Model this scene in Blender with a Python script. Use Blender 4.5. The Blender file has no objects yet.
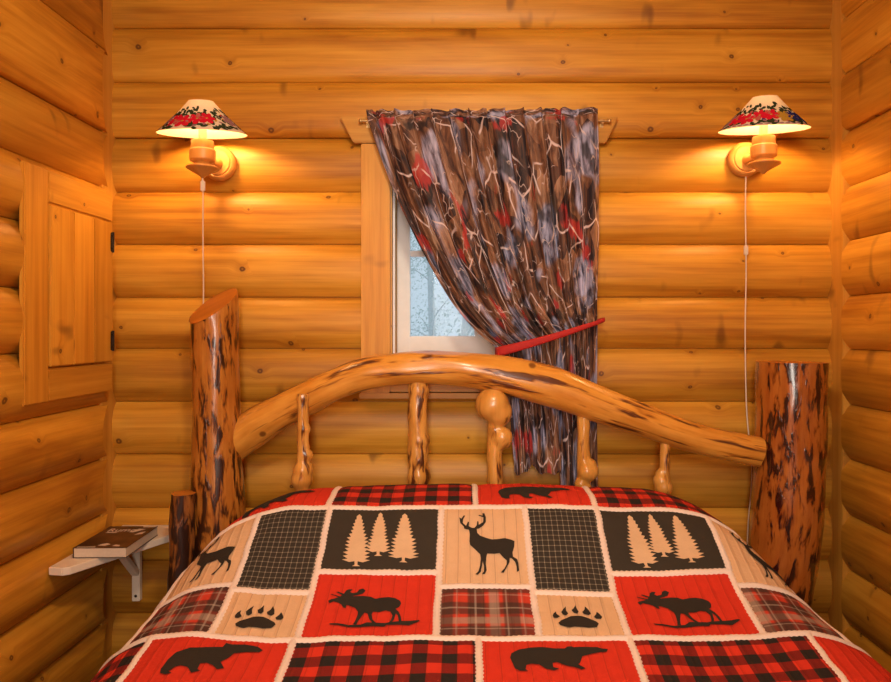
import bpy, bmesh, math, random
from mathutils import Vector, Matrix, noise
from mathutils.geometry import tessellate_polygon

C = bpy.context.scene.collection
SC = bpy.context.scene
PI = math.pi

# ------------------------------------------------------------------ camera model
F = 730.0            # focal length in pixels (frame taken as 891 x 682)
PX, PY = 465.0, 330.0   # vanishing point of the lines running into the room
CAMY, CAMZ = -2.458, 1.2


def at(px, py, y):
    """World point on the plane y seen at a pixel of the photograph."""
    d = y - CAMY
    return Vector(((px - PX) / F * d, y, CAMZ + (PY - py) / F * d))


def proj(p):
    d = p.y - CAMY
    return (PX + p.x / d * F, PY - (p.z - CAMZ) / d * F)


# ------------------------------------------------------------------ node helpers
class NT:
    def __init__(self, name):
        self.m = bpy.data.materials.new(name)
        self.m.use_nodes = True
        self.t = self.m.node_tree
        self.t.nodes.clear()
        self.out = self.t.nodes.new('ShaderNodeOutputMaterial')

    def n(self, kind, **kw):
        nd = self.t.nodes.new(kind)
        for k, v in kw.items():
            setattr(nd, k, v)
        return nd

    def put(self, sock, v):
        if v is None:
            return
        if isinstance(v, bpy.types.NodeSocket):
            self.t.links.new(v, sock)
        else:
            if hasattr(sock.default_value, '__len__') and not hasattr(v, '__len__'):
                v = [v] * len(sock.default_value)
            if hasattr(v, '__len__') and hasattr(sock.default_value, '__len__') and len(sock.default_value) == 4 and len(v) == 3:
                v = (*v, 1.0)
            sock.default_value = v

    def math(self, op, a, b=None, c=None, clamp=False):
        nd = self.n('ShaderNodeMath', operation=op, use_clamp=clamp)
        self.put(nd.inputs[0], a)
        self.put(nd.inputs[1], b)
        self.put(nd.inputs[2], c)
        return nd.outputs[0]

    def sstep(self, x, a, b):
        """0 below a, 1 above b (a may be larger than b for a falling step)."""
        nd = self.n('ShaderNodeMapRange', interpolation_type='SMOOTHSTEP')
        self.put(nd.inputs['Value'], x)
        if a <= b:
            nd.inputs['From Min'].default_value = a
            nd.inputs['From Max'].default_value = b
        else:
            nd.inputs['From Min'].default_value = b
            nd.inputs['From Max'].default_value = a
            nd.inputs['To Min'].default_value = 1.0
            nd.inputs['To Max'].default_value = 0.0
        return nd.outputs[0]

    def mix(self, f, a, b, blend='MIX'):
        nd = self.n('ShaderNodeMix', data_type='RGBA', blend_type=blend)
        self.put(nd.inputs[0], f)
        self.put(nd.inputs[6], a)
        self.put(nd.inputs[7], b)
        return nd.outputs[2]

    def xyz(self, x, y, z=0.0):
        nd = self.n('ShaderNodeCombineXYZ')
        self.put(nd.inputs[0], x)
        self.put(nd.inputs[1], y)
        self.put(nd.inputs[2], z)
        return nd.outputs[0]

    def uv(self):
        nd = self.n('ShaderNodeUVMap', uv_map='UVMap')
        s = self.n('ShaderNodeSeparateXYZ')
        self.t.links.new(nd.outputs[0], s.inputs[0])
        return s.outputs[0], s.outputs[1]

    def attr(self, name):
        nd = self.n('ShaderNodeAttribute', attribute_name=name)
        return nd.outputs['Fac']

    def noise(self, vec, scale=1.0, detail=3.0, rough=0.5, dist=0.0, color=False):
        nd = self.n('ShaderNodeTexNoise')
        self.put(nd.inputs['Vector'], vec)
        nd.inputs['Scale'].default_value = scale
        nd.inputs['Detail'].default_value = detail
        nd.inputs['Roughness'].default_value = rough
        nd.inputs['Distortion'].default_value = dist
        return nd.outputs[1] if color else nd.outputs[0]

    def voro(self, vec, scale=1.0, feature='F1', rnd=1.0):
        nd = self.n('ShaderNodeTexVoronoi', feature=feature, voronoi_dimensions='2D')
        self.put(nd.inputs['Vector'], vec)
        nd.inputs['Scale'].default_value = scale
        nd.inputs['Randomness'].default_value = rnd
        return nd

    def ramp(self, f, stops):
        nd = self.n('ShaderNodeValToRGB')
        el = nd.color_ramp.elements
        while len(el) < len(stops):
            el.new(0.5)
        for e, (p, c) in zip(el, stops):
            e.position = p
            e.color = (*c, 1.0)
        self.put(nd.inputs[0], f)
        return nd.outputs[0]

    def bump(self, h, strength=0.3, dist=0.002):
        nd = self.n('ShaderNodeBump')
        nd.inputs['Strength'].default_value = strength
        nd.inputs['Distance'].default_value = dist
        self.put(nd.inputs['Height'], h)
        return nd.outputs[0]

    def bsdf(self, color, rough=0.5, normal=None, spec=0.5, metal=0.0, coat=0.0, coat_rough=0.1, **kw):
        b = self.n('ShaderNodeBsdfPrincipled')
        self.put(b.inputs['Base Color'], color)
        self.put(b.inputs['Roughness'], rough)
        self.put(b.inputs['Specular IOR Level'], spec)
        self.put(b.inputs['Metallic'], metal)
        self.put(b.inputs['Coat Weight'], coat)
        b.inputs['Coat Roughness'].default_value = coat_rough
        if normal is not None:
            self.put(b.inputs['Normal'], normal)
        for k, v in kw.items():
            self.put(b.inputs[k], v)
        self.t.links.new(b.outputs[0], self.out.inputs[0])
        return b


def wood_mat(name, light, mid, dark, knots=0.36, knot_scale=7.0, rough=0.45, streak=45.0, coat=0.0, knot_col=(0.10, 0.028, 0.006)):
    """Pine: fine grain streaks along u, tonal drift per board (seed) and scattered knots."""
    k = NT(name)
    u, v = k.uv()
    s = k.attr('seed')
    su = k.math('MULTIPLY_ADD', s, 13.7, u)
    sv = k.math('MULTIPLY_ADD', s, 7.3, v)
    # knots
    wob = k.noise(k.xyz(su, sv, s), 30.0, 2.0)
    kv = k.voro(k.xyz(k.math('MULTIPLY_ADD', wob, 0.012, su), k.math('MULTIPLY_ADD', wob, 0.012, k.math('MULTIPLY', sv, 1.15))), knot_scale)
    dist = kv.outputs['Distance']
    sep = k.n('ShaderNodeSeparateColor')
    k.t.links.new(kv.outputs['Color'], sep.inputs[0])
    present = k.math('LESS_THAN', sep.outputs[0], knots)
    size = k.math('MULTIPLY_ADD', sep.outputs[1], 0.055, 0.025)
    rel = k.math('DIVIDE', dist, size)
    core = k.math('MULTIPLY', k.sstep(rel, 1.15, 0.75), present)
    halo = k.math('MULTIPLY', k.sstep(rel, 3.6, 0.8), present)
    pith = k.math('MULTIPLY', k.sstep(rel, 0.5, 0.1), present)
    # grain bends round the knots
    bend = k.math('MULTIPLY', k.sstep(rel, 5.0, 0.0), 0.02)
    gv = k.math('ADD', sv, k.math('MULTIPLY', bend, present))
    g1 = k.noise(k.xyz(k.math('MULTIPLY', su, 1.6), k.math('MULTIPLY', gv, streak), s), 1.0, 4.0, 0.6)
    g2 = k.noise(k.xyz(k.math('MULTIPLY', su, 1.1), k.math('MULTIPLY', gv, 6.0), s), 1.0, 3.0, 0.55, 0.6)
    g3 = k.noise(k.xyz(k.math('MULTIPLY', su, 5.0), k.math('MULTIPLY', gv, 160.0), s), 1.0, 2.0)
    t = k.math('ADD', k.math('MULTIPLY', g1, 0.45), k.math('MULTIPLY', g2, 0.55))
    col = k.ramp(t, [(0.36, dark), (0.5, mid), (0.63, light)])
    col = k.mix(k.math('MULTIPLY', k.sstep(g3, 0.52, 0.75), 0.22), col, dark)
    tone = k.math('SUBTRACT', k.math('FRACT', k.math('MULTIPLY', s, 5.37)), 0.5)
    hsv = k.n('ShaderNodeHueSaturation')
    k.put(hsv.inputs['Value'], k.math('MULTIPLY_ADD', tone, 0.26, 1.0))
    k.put(hsv.inputs['Color'], col)
    col = hsv.outputs[0]
    # dark smudges / resin streaks
    sm = k.noise(k.xyz(k.math('MULTIPLY', su, 9.0), k.math('MULTIPLY', sv, 4.0), k.math('ADD', s, 9.0)), 1.0, 2.0)
    col = k.mix(k.math('MULTIPLY', k.sstep(sm, 0.66, 0.76), 0.6), col, knot_col)
    col = k.mix(k.math('MULTIPLY', halo, 0.30), col, dark)
    col = k.mix(k.math('MULTIPLY', core, 0.85), col, knot_col)
    col = k.mix(k.math('MULTIPLY', pith, 0.5), col, mid)
    bmp = k.bump(k.math('ADD', g1, k.math('MULTIPLY', g3, 0.4)), 0.25, 0.0015)
    k.bsdf(col, rough, bmp, 0.4, coat=coat)
    return k.m


def bark_mat(name, light, mid, bark, amount, rough=0.3, coat=0.6, stretch=(10.0, 40.0)):
    """Peeled, varnished log with strips of dark inner bark left on it."""
    k = NT(name)
    u, v = k.uv()
    s = k.attr('seed')
    su = k.math('MULTIPLY_ADD', s, 11.3, u)
    g1 = k.noise(k.xyz(k.math('MULTIPLY', su, 5.0), k.math('MULTIPLY', v, 60.0), s), 1.0, 4.0, 0.6)
    g2 = k.noise(k.xyz(k.math('MULTIPLY', su, 7.0), k.math('MULTIPLY', v, 14.0), s), 1.0, 3.0, 0.6)
    t = k.math('ADD', k.math('MULTIPLY', g1, 0.5), k.math('MULTIPLY', g2, 0.5))
    col = k.ramp(t, [(0.33, mid), (0.62, light)])
    b1 = k.noise(k.xyz(k.math('MULTIPLY', su, stretch[0]), k.math('MULTIPLY', v, stretch[1]), k.math('ADD', s, 3.0)), 1.0, 3.0, 0.62, 0.4)
    b2 = k.noise(k.xyz(k.math('MULTIPLY', su, 4.0), k.math('MULTIPLY', v, 9.0), k.math('ADD', s, 5.0)), 1.0, 2.0)
    am = k.attr('barky')
    thr = k.math('ADD', b1, k.math('MULTIPLY', k.math('SUBTRACT', b2, 0.5), 0.35))
    thr = k.math('ADD', thr, k.math('MULTIPLY', am, 0.22))
    e0 = 0.72 - amount
    mask = k.sstep(thr, e0, e0 + 0.075)
    edge = k.sstep(thr, e0 - 0.06, e0 + 0.03)
    col = k.mix(k.math('MULTIPLY', edge, 0.65), col, (mid[0] * 0.5, mid[1] * 0.35, mid[2] * 0.25))
    col = k.mix(mask, col, bark)
    # knots
    kv = k.voro(k.xyz(su, k.math('MULTIPLY', v, 1.0)), 9.0)
    sep = k.n('ShaderNodeSeparateColor')
    k.t.links.new(kv.outputs['Color'], sep.inputs[0])
    pres = k.math('LESS_THAN', sep.outputs[0], 0.08)
    kn = k.math('MULTIPLY', k.sstep(kv.outputs['Distance'], 0.13, 0.06), pres)
    col = k.mix(k.math('MULTIPLY', kn, 0.8), col, bark)
    bmp = k.bump(k.math('ADD', k.math('MULTIPLY', mask, 0.8), g1), 0.35, 0.003)
    k.bsdf(col, rough, bmp, 0.5, coat=coat, coat_rough=0.12)
    return k.m


def plain(name, col, rough=0.5, metal=0.0, spec=0.5, var=0.06, vs=30.0, bump=0.0):
    k = NT(name)
    tc = k.n('ShaderNodeTexCoord')
    nz = k.noise(tc.outputs['Object'], vs, 3.0)
    c = k.mix(nz, tuple(x * (1 - var) for x in col), tuple(min(1.0, x * (1 + var)) for x in col))
    k.bsdf(c, rough, k.bump(nz, bump, 0.002) if bump else None, spec, metal)
    return k.m


# ------------------------------------------------------------------ mesh builder
class MB:
    def __init__(self):
        self.v, self.f, self.uv, self.sd, self.bk, self.mi = [], [], [], [], [], []
        self.seed = 0.0

    def vert(self, p, barky=0.0):
        self.v.append(tuple(p))
        self.sd.append(self.seed)
        self.bk.append(barky)
        return len(self.v) - 1

    def face(self, idx, uvs=None, mi=0):
        self.f.append(tuple(idx))
        self.uv.append(list(uvs) if uvs else [(0, 0)] * len(idx))
        self.mi.append(mi)

    def grid(self, pts, uvs, mi=0, flip=False, barky=None):
        """pts[i][j] -> quads."""
        ids = [[self.vert(p, barky[i][j] if barky else 0.0) for j, p in enumerate(r)] for i, r in enumerate(pts)]
        for i in range(len(pts) - 1):
            for j in range(len(pts[0]) - 1):
                q = [(i, j), (i + 1, j), (i + 1, j + 1), (i, j + 1)]
                if flip:
                    q.reverse()
                self.face([ids[a][b] for a, b in q], [uvs[a][b] for a, b in q], mi)
        return ids

    def box(self, lo, hi, grain=0, bev=0.0, mi=0, rot=None, seed=None):
        """Box with its grain (u) along axis `grain`; bevelled edges."""
        if seed is not None:
            self.seed = seed
        bm = bmesh.new()
        bmesh.ops.create_cube(bm, size=1.0)
        lo, hi = Vector(lo), Vector(hi)
        for w in bm.verts:
            w.co = Vector((lo[i] + (w.co[i] + .5) * (hi[i] - lo[i]) for i in range(3)))
        if bev:
            bmesh.ops.bevel(bm, geom=bm.edges[:], offset=bev, segments=2, affect='EDGES')
        self.addbm(bm, grain, mi, rot)
        bm.free()

    def addbm(self, bm, grain=0, mi=0, rot=None):
        bm.normal_update()
        base = {}
        o2 = [a for a in range(3) if a != grain]
        for w in bm.verts:
            base[w] = self.vert(rot @ w.co if rot else w.co)
        for f in bm.faces:
            n = f.normal
            ax = max(range(3), key=lambda a: abs(n[a]))
            if ax == grain:
                us = [(l.vert.co[o2[0]], l.vert.co[o2[1]]) for l in f.loops]
            else:
                ov = [a for a in o2 if a != ax][0]
                us = [(l.vert.co[grain], l.vert.co[ov] + 0.37 * ax) for l in f.loops]
            self.face([base[l.vert] for l in f.loops], us, mi)

    def tube(self, path, rad, segs=20, caps=True, mi=0, cap_mi=None, up=Vector((0, 1, 0)), mod=None, lens=None, barky=None, topz=None):
        """Swept tube. rad: per point. mod(i, ang, p, n) -> radius offset."""
        path = [Vector(p) for p in path]
        rows, uvs, bks = [], [], []
        L = 0.0
        n = len(path)
        ref = up.normalized()
        for i, p in enumerate(path):
            a = path[max(0, i - 1)]
            b = path[min(n - 1, i + 1)]
            t = (b - a).normalized()
            x = ref - t * ref.dot(t)
            if x.length < 1e-4:
                x = Vector((1, 0, 0)) - t * t.x
            x.normalize()
            ref = x
            y = t.cross(x)
            if i:
                L += (p - path[i - 1]).length
            row, ur, br = [], [], []
            for j in range(segs + 1):
                ang = 2 * PI * j / segs
                d = x * math.cos(ang) + y * math.sin(ang)
                r = rad[i] if hasattr(rad, '__len__') else rad
                if mod:
                    r += mod(i / (n - 1), 2 * PI * (j % segs) / segs, p, d)
                q = p + d * r
                if topz:
                    q.z = min(q.z, topz(q).z)
                row.append(q)
                ur.append((L, ang * (rad[0] if hasattr(rad, '__len__') else rad)))
                br.append(barky(i / (n - 1), ang) if barky else 0.0)
            rows.append(row)
            uvs.append(ur)
            bks.append(br)
        self.grid(rows, uvs, mi, flip=True, barky=bks)
        if caps:
            cm = mi if cap_mi is None else cap_mi
            for row, rev in ((rows[0], False), (rows[-1], True)):
                c = sum((Vector(q) for q in row[:-1]), Vector()) / segs
                ci = self.vert(c)
                ids = [self.vert(q) for q in row[:-1]]
                for j in range(segs):
                    q = [ids[j], ids[(j + 1) % segs], ci]
                    w = [(row[j].x, row[j].y), (row[(j + 1) % segs].x, row[(j + 1) % segs].y), (c.x, c.y)]
                    if rev:
                        q.reverse()
                        w.reverse()
                    self.face(q, w, cm)
        return rows

    def lathe(self, prof, origin, axis=Vector((0, 0, 1)), segs=32, mi=0, caps=True, M=None):
        """prof: (r, h) list turned about axis through origin."""
        axis = axis.normalized()
        x = Vector((1, 0, 0)) if abs(axis.x) < .9 else Vector((0, 1, 0))
        x = (x - axis * x.dot(axis)).normalized()
        y = axis.cross(x)
        rows, uvs = [], []
        L = 0
        for i, (r, h) in enumerate(prof):
            if i:
                L += math.hypot(r - prof[i - 1][0], h - prof[i - 1][1])
            row = []
            for j in range(segs + 1):
                a = 2 * PI * j / segs
                q = Vector(origin) + axis * h + (x * math.cos(a) + y * math.sin(a)) * r
                row.append(M @ q if M else q)
            rows.append(row)
            uvs.append([(L, j / segs * 0.25) for j in range(segs + 1)])
        self.grid(rows, uvs, mi, flip=True)
        return rows

    def build(self, name, mats, parent=None, smooth=True, weld=0.0, angle=None):
        me = bpy.data.meshes.new(name)
        me.from_pydata(self.v, [], self.f)
        uvl = me.uv_layers.new(name='UVMap')
        flat = [c for f in self.uv for uv in f for c in uv]
        uvl.data.foreach_set('uv', flat)
        a = me.attributes.new('seed', 'FLOAT', 'POINT')
        a.data.foreach_set('value', self.sd)
        a = me.attributes.new('barky', 'FLOAT', 'POINT')
        a.data.foreach_set('value', self.bk)
        if not isinstance(mats, (list, tuple)):
            mats = [mats]
        for m in mats:
            me.materials.append(m)
        me.polygons.foreach_set('material_index', self.mi)
        me.polygons.foreach_set('use_smooth', [smooth] * len(self.f))
        me.update()
        if weld:
            bm = bmesh.new()
            bm.from_mesh(me)
            bmesh.ops.remove_doubles(bm, verts=bm.verts, dist=weld)
            bmesh.ops.recalc_face_normals(bm, faces=bm.faces)
            bm.to_mesh(me)
            bm.free()
        if smooth and angle:
            bm = bmesh.new()
            bm.from_mesh(me)
            for e in bm.edges:
                if len(e.link_faces) == 2 and e.calc_face_angle(0) > angle:
                    e.smooth = False
            bm.to_mesh(me)
            bm.free()
        o = bpy.data.objects.new(name, me)
        C.objects.link(o)
        if parent is not None:
            o.parent = parent
            o.matrix_parent_inverse = Matrix.Translation(-Vector(parent.location))
        return o


def tag(o, label=None, cat=None, group=None, kind=None):
    if label:
        o['label'] = label
    if cat:
        o['category'] = cat
    if group:
        o['group'] = group
    if kind:
        o['kind'] = kind
    return o


def thing(name, loc, label, cat, group=None, kind=None):
    o = bpy.data.objects.new(name, None)
    o.empty_display_size = 0.05
    C.objects.link(o)
    o.location = loc
    return tag(o, label, cat, group, kind)


def spline(pts, n):
    """Catmull-Rom through pts, n samples."""
    pts = [Vector(p) for p in pts]
    P = [pts[0] * 2 - pts[1]] + pts + [pts[-1] * 2 - pts[-2]]
    out = []
    m = len(pts) - 1
    for i in range(n):
        t = i / (n - 1) * m
        k = min(int(t), m - 1)
        f = t - k
        a, b, c, d = P[k:k + 4]
        out.append(0.5 * ((2 * b) + (c - a) * f + (2 * a - 5 * b + 4 * c - d) * f * f + (3 * b - a - 3 * c + d) * f ** 3))
    return out


def lerp(a, b, t):
    return a + (b - a) * t


def interp(tab, x):
    if x <= tab[0][0]:
        return tab[0][1]
    for (a, va), (b, vb) in zip(tab, tab[1:]):
        if x <= b:
            return va + (vb - va) * (x - a) / (b - a)
    return tab[-1][1]


# ------------------------------------------------------------------ materials
M_LOG = wood_mat('log_pine', (0.69, 0.350, 0.040), (0.57, 0.258, 0.022), (0.36, 0.132, 0.009), knots=0.30)
M_BOARD = wood_mat('board_pine', (0.70, 0.355, 0.045), (0.61, 0.280, 0.028), (0.45, 0.175, 0.012), knots=0.22, knot_scale=8.0)
M_TRIM = wood_mat('trim_pine', (0.62, 0.32, 0.05), (0.55, 0.265, 0.035), (0.45, 0.19, 0.02), knots=0.0)
M_TURN = wood_mat('turned_wood', (0.66, 0.33, 0.09), (0.60, 0.28, 0.065), (0.48, 0.20, 0.04), knots=0.0, rough=0.35)
M_ARCH = bark_mat('peeled_arch', (0.74, 0.36, 0.06), (0.55, 0.21, 0.022), (0.10, 0.028, 0.008), 0.135, rough=0.3, coat=0.35, stretch=(4.5, 34.0))
M_SPIN = bark_mat('peeled_spindle', (0.74, 0.38, 0.085), (0.55, 0.23, 0.035), (0.09, 0.028, 0.008), 0.115, rough=0.32, coat=0.35)
M_POST = bark_mat('peeled_post', (0.54, 0.22, 0.035), (0.34, 0.105, 0.013), (0.035, 0.010, 0.004), 0.165, rough=0.28, coat=0.4)
M_POSTR = bark_mat('peeled_post_red', (0.46, 0.150, 0.024), (0.28, 0.070, 0.010), (0.030, 0.007, 0.004), 0.175, rough=0.22, coat=0.9)
M_STUMP = bark_mat('bark_stump', (0.34, 0.13, 0.03), (0.22, 0.07, 0.015), (0.030, 0.010, 0.005), 0.22, rough=0.4, coat=0.3)
M_CUT = wood_mat('cut_end', (0.66, 0.25, 0.035), (0.58, 0.20, 0.026), (0.46, 0.14, 0.015), knots=0.0, streak=20, rough=0.35)
M_WHITE = plain('white_paint', (0.86, 0.75, 0.62), 0.45)
M_SASH = plain('white_sash', (0.90, 0.91, 0.93), 0.4)
M_IRON = plain('dark_iron', (0.03, 0.022, 0.018), 0.5, 0.6)
M_BRASS = plain('pale_brass', (0.72, 0.55, 0.28), 0.3, 0.9)
M_CORD = plain('white_cord', (0.80, 0.70, 0.58), 0.45)
M_SOCK = plain('lamp_socket', (0.45, 0.38, 0.28), 0.4, 0.2)


# ------------------------------------------------------------------ log walls
BACK_J = [-25, 28, 82, 137, 191, 243.5, 297, 348.5, 402, 455, 509, 562, 615, 668]
ZJ = [CAMZ + (PY - y) / 295.6 for y in BACK_J]           # joints of the log courses (wall plane)
ZJ = [2.48] + ZJ[1:]
while ZJ[-1] > 0.0:
    ZJ.append(max(ZJ[-1] - 0.181, 0.0) if ZJ[-1] > 0.2 else 0.0)
ZJ_LEFT = [2.48, 2.31 + 0.02] + [CAMZ + (PY - y) / 295.6 for y in (60,)] + ZJ[3:]
BULGE = 0.032


def log_wall(name, joints, pos, a0, a1, hole=None, seed0=0.0, nlen=56, scribe=0.0, BULGE=BULGE, power=2.8):
    """pos(a, z, out) -> world point: a along the wall, out = how far the log swells into the room."""
    mb = MB()
    rnd = random.Random(int(seed0 * 100) + 5)
    for c, (zt, zb) in enumerate(zip(joints, joints[1:])):
        h = zt - zb
        if h < 0.01:
            continue
        mb.seed = seed0 + c * 1.0 + rnd.random() * 0.5
        K = 14
        spans = [(a0, a1, zb, zt)]
        rows, uvs = [], []
        xs = [a0 + (a1 - a0) * i / nlen for i in range(nlen + 1)]
        if hole:
            xs = sorted(set(xs) | {hole[0], hole[1]})
        ph = rnd.random() * 20
        zs = []
        for i in range(K + 1):
            t = -math.cos(PI * i / K)           # finer near the joints
            zs.append(t)
        zs = [-1.0] + zs + [1.0000001]
        zs[0] = -1.0000001
        K += 2
        arc = 0.0
        last = None
        for t in zs:
            flat = zb > 1.84                    # the top courses are nearly flat boards
            d = BULGE * (1 - abs(t) ** (5.0 if flat else power)) * min(1.15, (h / 0.181) ** 0.5)
            if flat:
                d = BULGE * .45 + d * .55
            z = (zt + zb) / 2 + t * (h / 2 - .0011)
            if t in (zs[0], zs[-1]):
                d = -.012                       # open joint
            if last is not None:
                arc += math.hypot(z - last[0], d - last[1])
            last = (z, d)
            r, ur = [], []
            for x in xs:
                w = 0.0022 * noise.noise(Vector((x * 2.1 + ph, c * 3.7, t * 0.7)))
                w *= (1 - abs(t) ** 6)
                xx = x if not scribe or x < a0 - .3 else lerp(x, a0 - .3, 0) - scribe * (d / BULGE) * (1 - (a0 - x) / .3)
                r.append(pos(xx, z, d + w))
                ur.append((x, arc))
            rows.append(r)
            uvs.append(ur)
        ids = [[mb.vert(p) for p in r] for r in rows]
        for i in range(K):
            zc = (zt + zb) / 2 + (zs[i] + zs[i + 1]) / 2 * h / 2
            for j in range(len(xs) - 1):
                xc = (xs[j] + xs[j + 1]) / 2
                if hole and hole[0] < xc < hole[1] and hole[2] < zc < hole[3]:
                    continue
                q = [(i, j), (i, j + 1), (i + 1, j + 1), (i + 1, j)]
                mb.face([ids[a][b] for a, b in q], [uvs[a][b] for a, b in q])
    # filler strip behind every open joint
    for zj in joints[1:-1]:
        q = [mb.vert(pos(a, z, -.0105)) for a, z in ((a0, zj - .012), (a1, zj - .012), (a1, zj + .012), (a0, zj + .012))]
        if hole and hole[2] < zj < hole[3]:
            for aa, ab in ((a0, hole[0]), (hole[1], a1)):
                q = [mb.vert(pos(a, z, -.0105)) for a, z in ((aa, zj - .012), (ab, zj - .012), (ab, zj + .012), (aa, zj + .012))]
                mb.face(q)
        else:
            mb.face(q)
    if scribe:                                  # backing board behind the scribed log ends
        q = [mb.vert(pos(a, z, -.0125)) for a, z in ((a0 + .03, joints[-1]), (a0 - .25, joints[-1]), (a0 - .25, joints[0]), (a0 + .03, joints[0]))]
        mb.face(q, [(0, 0), (.2, 0), (.2, 2.4), (0, 2.4)])
    return tag(mb.build(name, M_LOG), kind='structure')


WIN = (-0.246, 0.336, 1.085, 1.845)        # window opening: x0, x1, z0, z1
XL, XR = -1.153, 1.228
BL = 0.042                     # log crests of the side walls
YF = -3.5
log_wall('wall_back', ZJ, lambda a, z, d: Vector((a, BULGE - d, z)), XL - 0.06, XR + 0.05, hole=WIN, seed0=1.0)
log_wall('wall_left', ZJ_LEFT, lambda a, z, d: Vector((XL - BL + d, a, z)), -0.012, YF, seed0=31.0, scribe=0.12, BULGE=BL)
log_wall('wall_right', ZJ, lambda a, z, d: Vector((XR + BULGE - d, a, z)), -0.030, YF, seed0=61.0, scribe=0.045)
log_wall('wall_front', ZJ, lambda a, z, d: Vector((a, YF - BULGE + d, z)), XL - 0.05, XR + 0.05, seed0=91.0, nlen=20)

M_FLOOR = wood_mat('floor_boards', (0.20, 0.10, 0.035), (0.16, 0.075, 0.025), (0.12, 0.05, 0.015), knots=0.2)
mb = MB()
for i in range(20):
    x0 = XL - 0.08 + i * 0.13
    mb.box((x0, YF - 0.05, -0.03), (x0 + 0.127, 0.05, 0.0), grain=1, bev=0.002, seed=i * 1.37)
tag(mb.build('floor', M_FLOOR, smooth=False), kind='structure')
mb = MB()
for i in range(20):
    x0 = XL - 0.08 + i * 0.13
    mb.box((x0, YF - 0.05, 2.48), (x0 + 0.129, 0.05, 2.50), grain=1, bev=0.003, seed=i * 2.37)
tag(mb.build('ceiling', M_BOARD, smooth=False), kind='structure')

# scribed strips in the two corners
for nm, xa, xb in (('trim_1', XL - 0.09, XL - 0.036), ('trim_2', XR + 0.008, XR + 0.06)):
    mb = MB()
    mb.box((xa, -0.07, 0.0), (xb, 0.05, 2.48), grain=2, bev=0.002, seed=3.3)
    tag(mb.build(nm, M_TRIM, smooth=False), 'narrow vertical pine strip closing the corner of the log walls', kind='structure')

# ------------------------------------------------------------------ window
win = thing('window_1', (0.045, 0.0, 1.1), 'small pine cased window with white sash behind the gathered curtain', None, kind='structure')
YG = 0.20
x0, x1, z0, z1 = WIN
b = MB(); b.box((-0.347, -0.024, 0.99), (x0 - 0.004, 0.0, 1.822), grain=2, bev=0.003, seed=2.2)
b.build('casing_board', M_BOARD, win, smooth=False)
b = MB(); b.box((x1 + 0.004, -0.024, 0.99), (0.432, 0.0, 1.822), grain=2, bev=0.003, seed=5.1)
b.build('casing_board', M_BOARD, win, smooth=False)
b = MB(); b.box((x0 - 0.004, -0.022, 0.993), (x1 + 0.004, 0.0, 1.085), grain=0, bev=0.003, seed=8.4)
b.build('casing_board', M_BOARD, win, smooth=False)
b = MB(); b.box((-0.352, -0.034, 0.972), (0.437, 0.02, 0.990), grain=0, bev=0.003, seed=9.4)
b.build('apron_lip', M_BOARD, win, smooth=False)
# header board with slanted ends
bm = bmesh.new()
pr = [(-0.418, 1.912), (-0.372, 1.824), (0.470, 1.824), (0.512, 1.912)]
vs = [[bm.verts.new((x, y, z)) for x, z in pr] for y in (-0.026, 0.0)]
bm.faces.new(vs[0]); bm.faces.new(vs[1][::-1])
for i in range(4):
    j = (i + 1) % 4
    bm.faces.new((vs[0][j], vs[0][i], vs[1][i], vs[1][j]))
bmesh.ops.recalc_face_normals(bm, faces=bm.faces)
bmesh.ops.bevel(bm, geom=bm.edges[:], offset=0.003, segments=2, affect='EDGES')
b = MB(); b.seed = 12.7; b.addbm(bm, 0); bm.free()
b.build('header_board', M_BOARD, win, smooth=False)
# jamb lining
b = MB()
b.box((x0 - 0.02, 0.0, z0), (x0, YG + 0.03, z1), grain=2, bev=0.001, seed=14.1)
b.box((x1, 0.0, z0), (x1 + 0.02, YG + 0.03, z1), grain=2, bev=0.001, seed=15.1)
b.box((x0 - 0.02, 0.0, z1), (x1 + 0.02, YG + 0.03, z1 + 0.02), grain=0, bev=0.001, seed=16.1)
b.box((x0 - 0.02, 0.0, z0 - 0.02), (x1 + 0.02, YG + 0.03, z0), grain=0, bev=0.001, seed=17.1)
b.build('jamb_lining', M_BOARD, win, smooth=False)
b = MB(); b.box((x0 + 0.001, 0.028, z0 + 0.002), (x0 + 0.007, 0.036, z1 - 0.002), grain=2, seed=1.1)
b.build('sash_stop', M_SASH, win, smooth=False)
# sash: frame bars
b = MB()
ox0, ox1, oz0, oz1 = x0 + 0.001, x1 - 0.001, z0 + 0.001, z1 - 0.001
bars = [((ox0, oz0), (ox0 + 0.046, oz1)), ((ox1 - 0.046, oz0), (ox1, oz1)), ((ox0 + .0462, oz0), (ox1 - .0462, 1.178)), ((ox0 + .0462, oz1 - 0.05), (ox1 - .0462, oz1)),
        ((ox0 + .0462, 1.466), (0.0338, 1.488)), ((0.0582, 1.466), (ox1 - .0462, 1.488)), ((0.034, 1.1782), (0.058, oz1 - .0502))]
for i, ((a, c), (d, e)) in enumerate(bars):
    t = 0.012 if i > 3 else 0.02
    b.box((a, YG - t, c), (d, YG + t, e), grain=2, bev=0.003)
b.build('sash', M_SASH, win, smooth=False)
k = NT('window_glass')
tr = k.n('ShaderNodeBsdfTransparent'); gl = k.n('ShaderNodeBsdfGlossy'); gl.inputs['Roughness'].default_value = 0.02
tr.inputs[0].default_value = (0.93, 0.96, 0.98, 1)
df = k.n('ShaderNodeBsdfTranslucent'); df.inputs[0].default_value = (0.85, 0.92, 1.0, 1)
m1 = k.n('ShaderNodeMixShader'); m1.inputs[0].default_value = 0.16  # translucent share paints a pale haze over the washed-out view
k.t.links.new(tr.outputs[0], m1.inputs[1]); k.t.links.new(df.outputs[0], m1.inputs[2])
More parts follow.
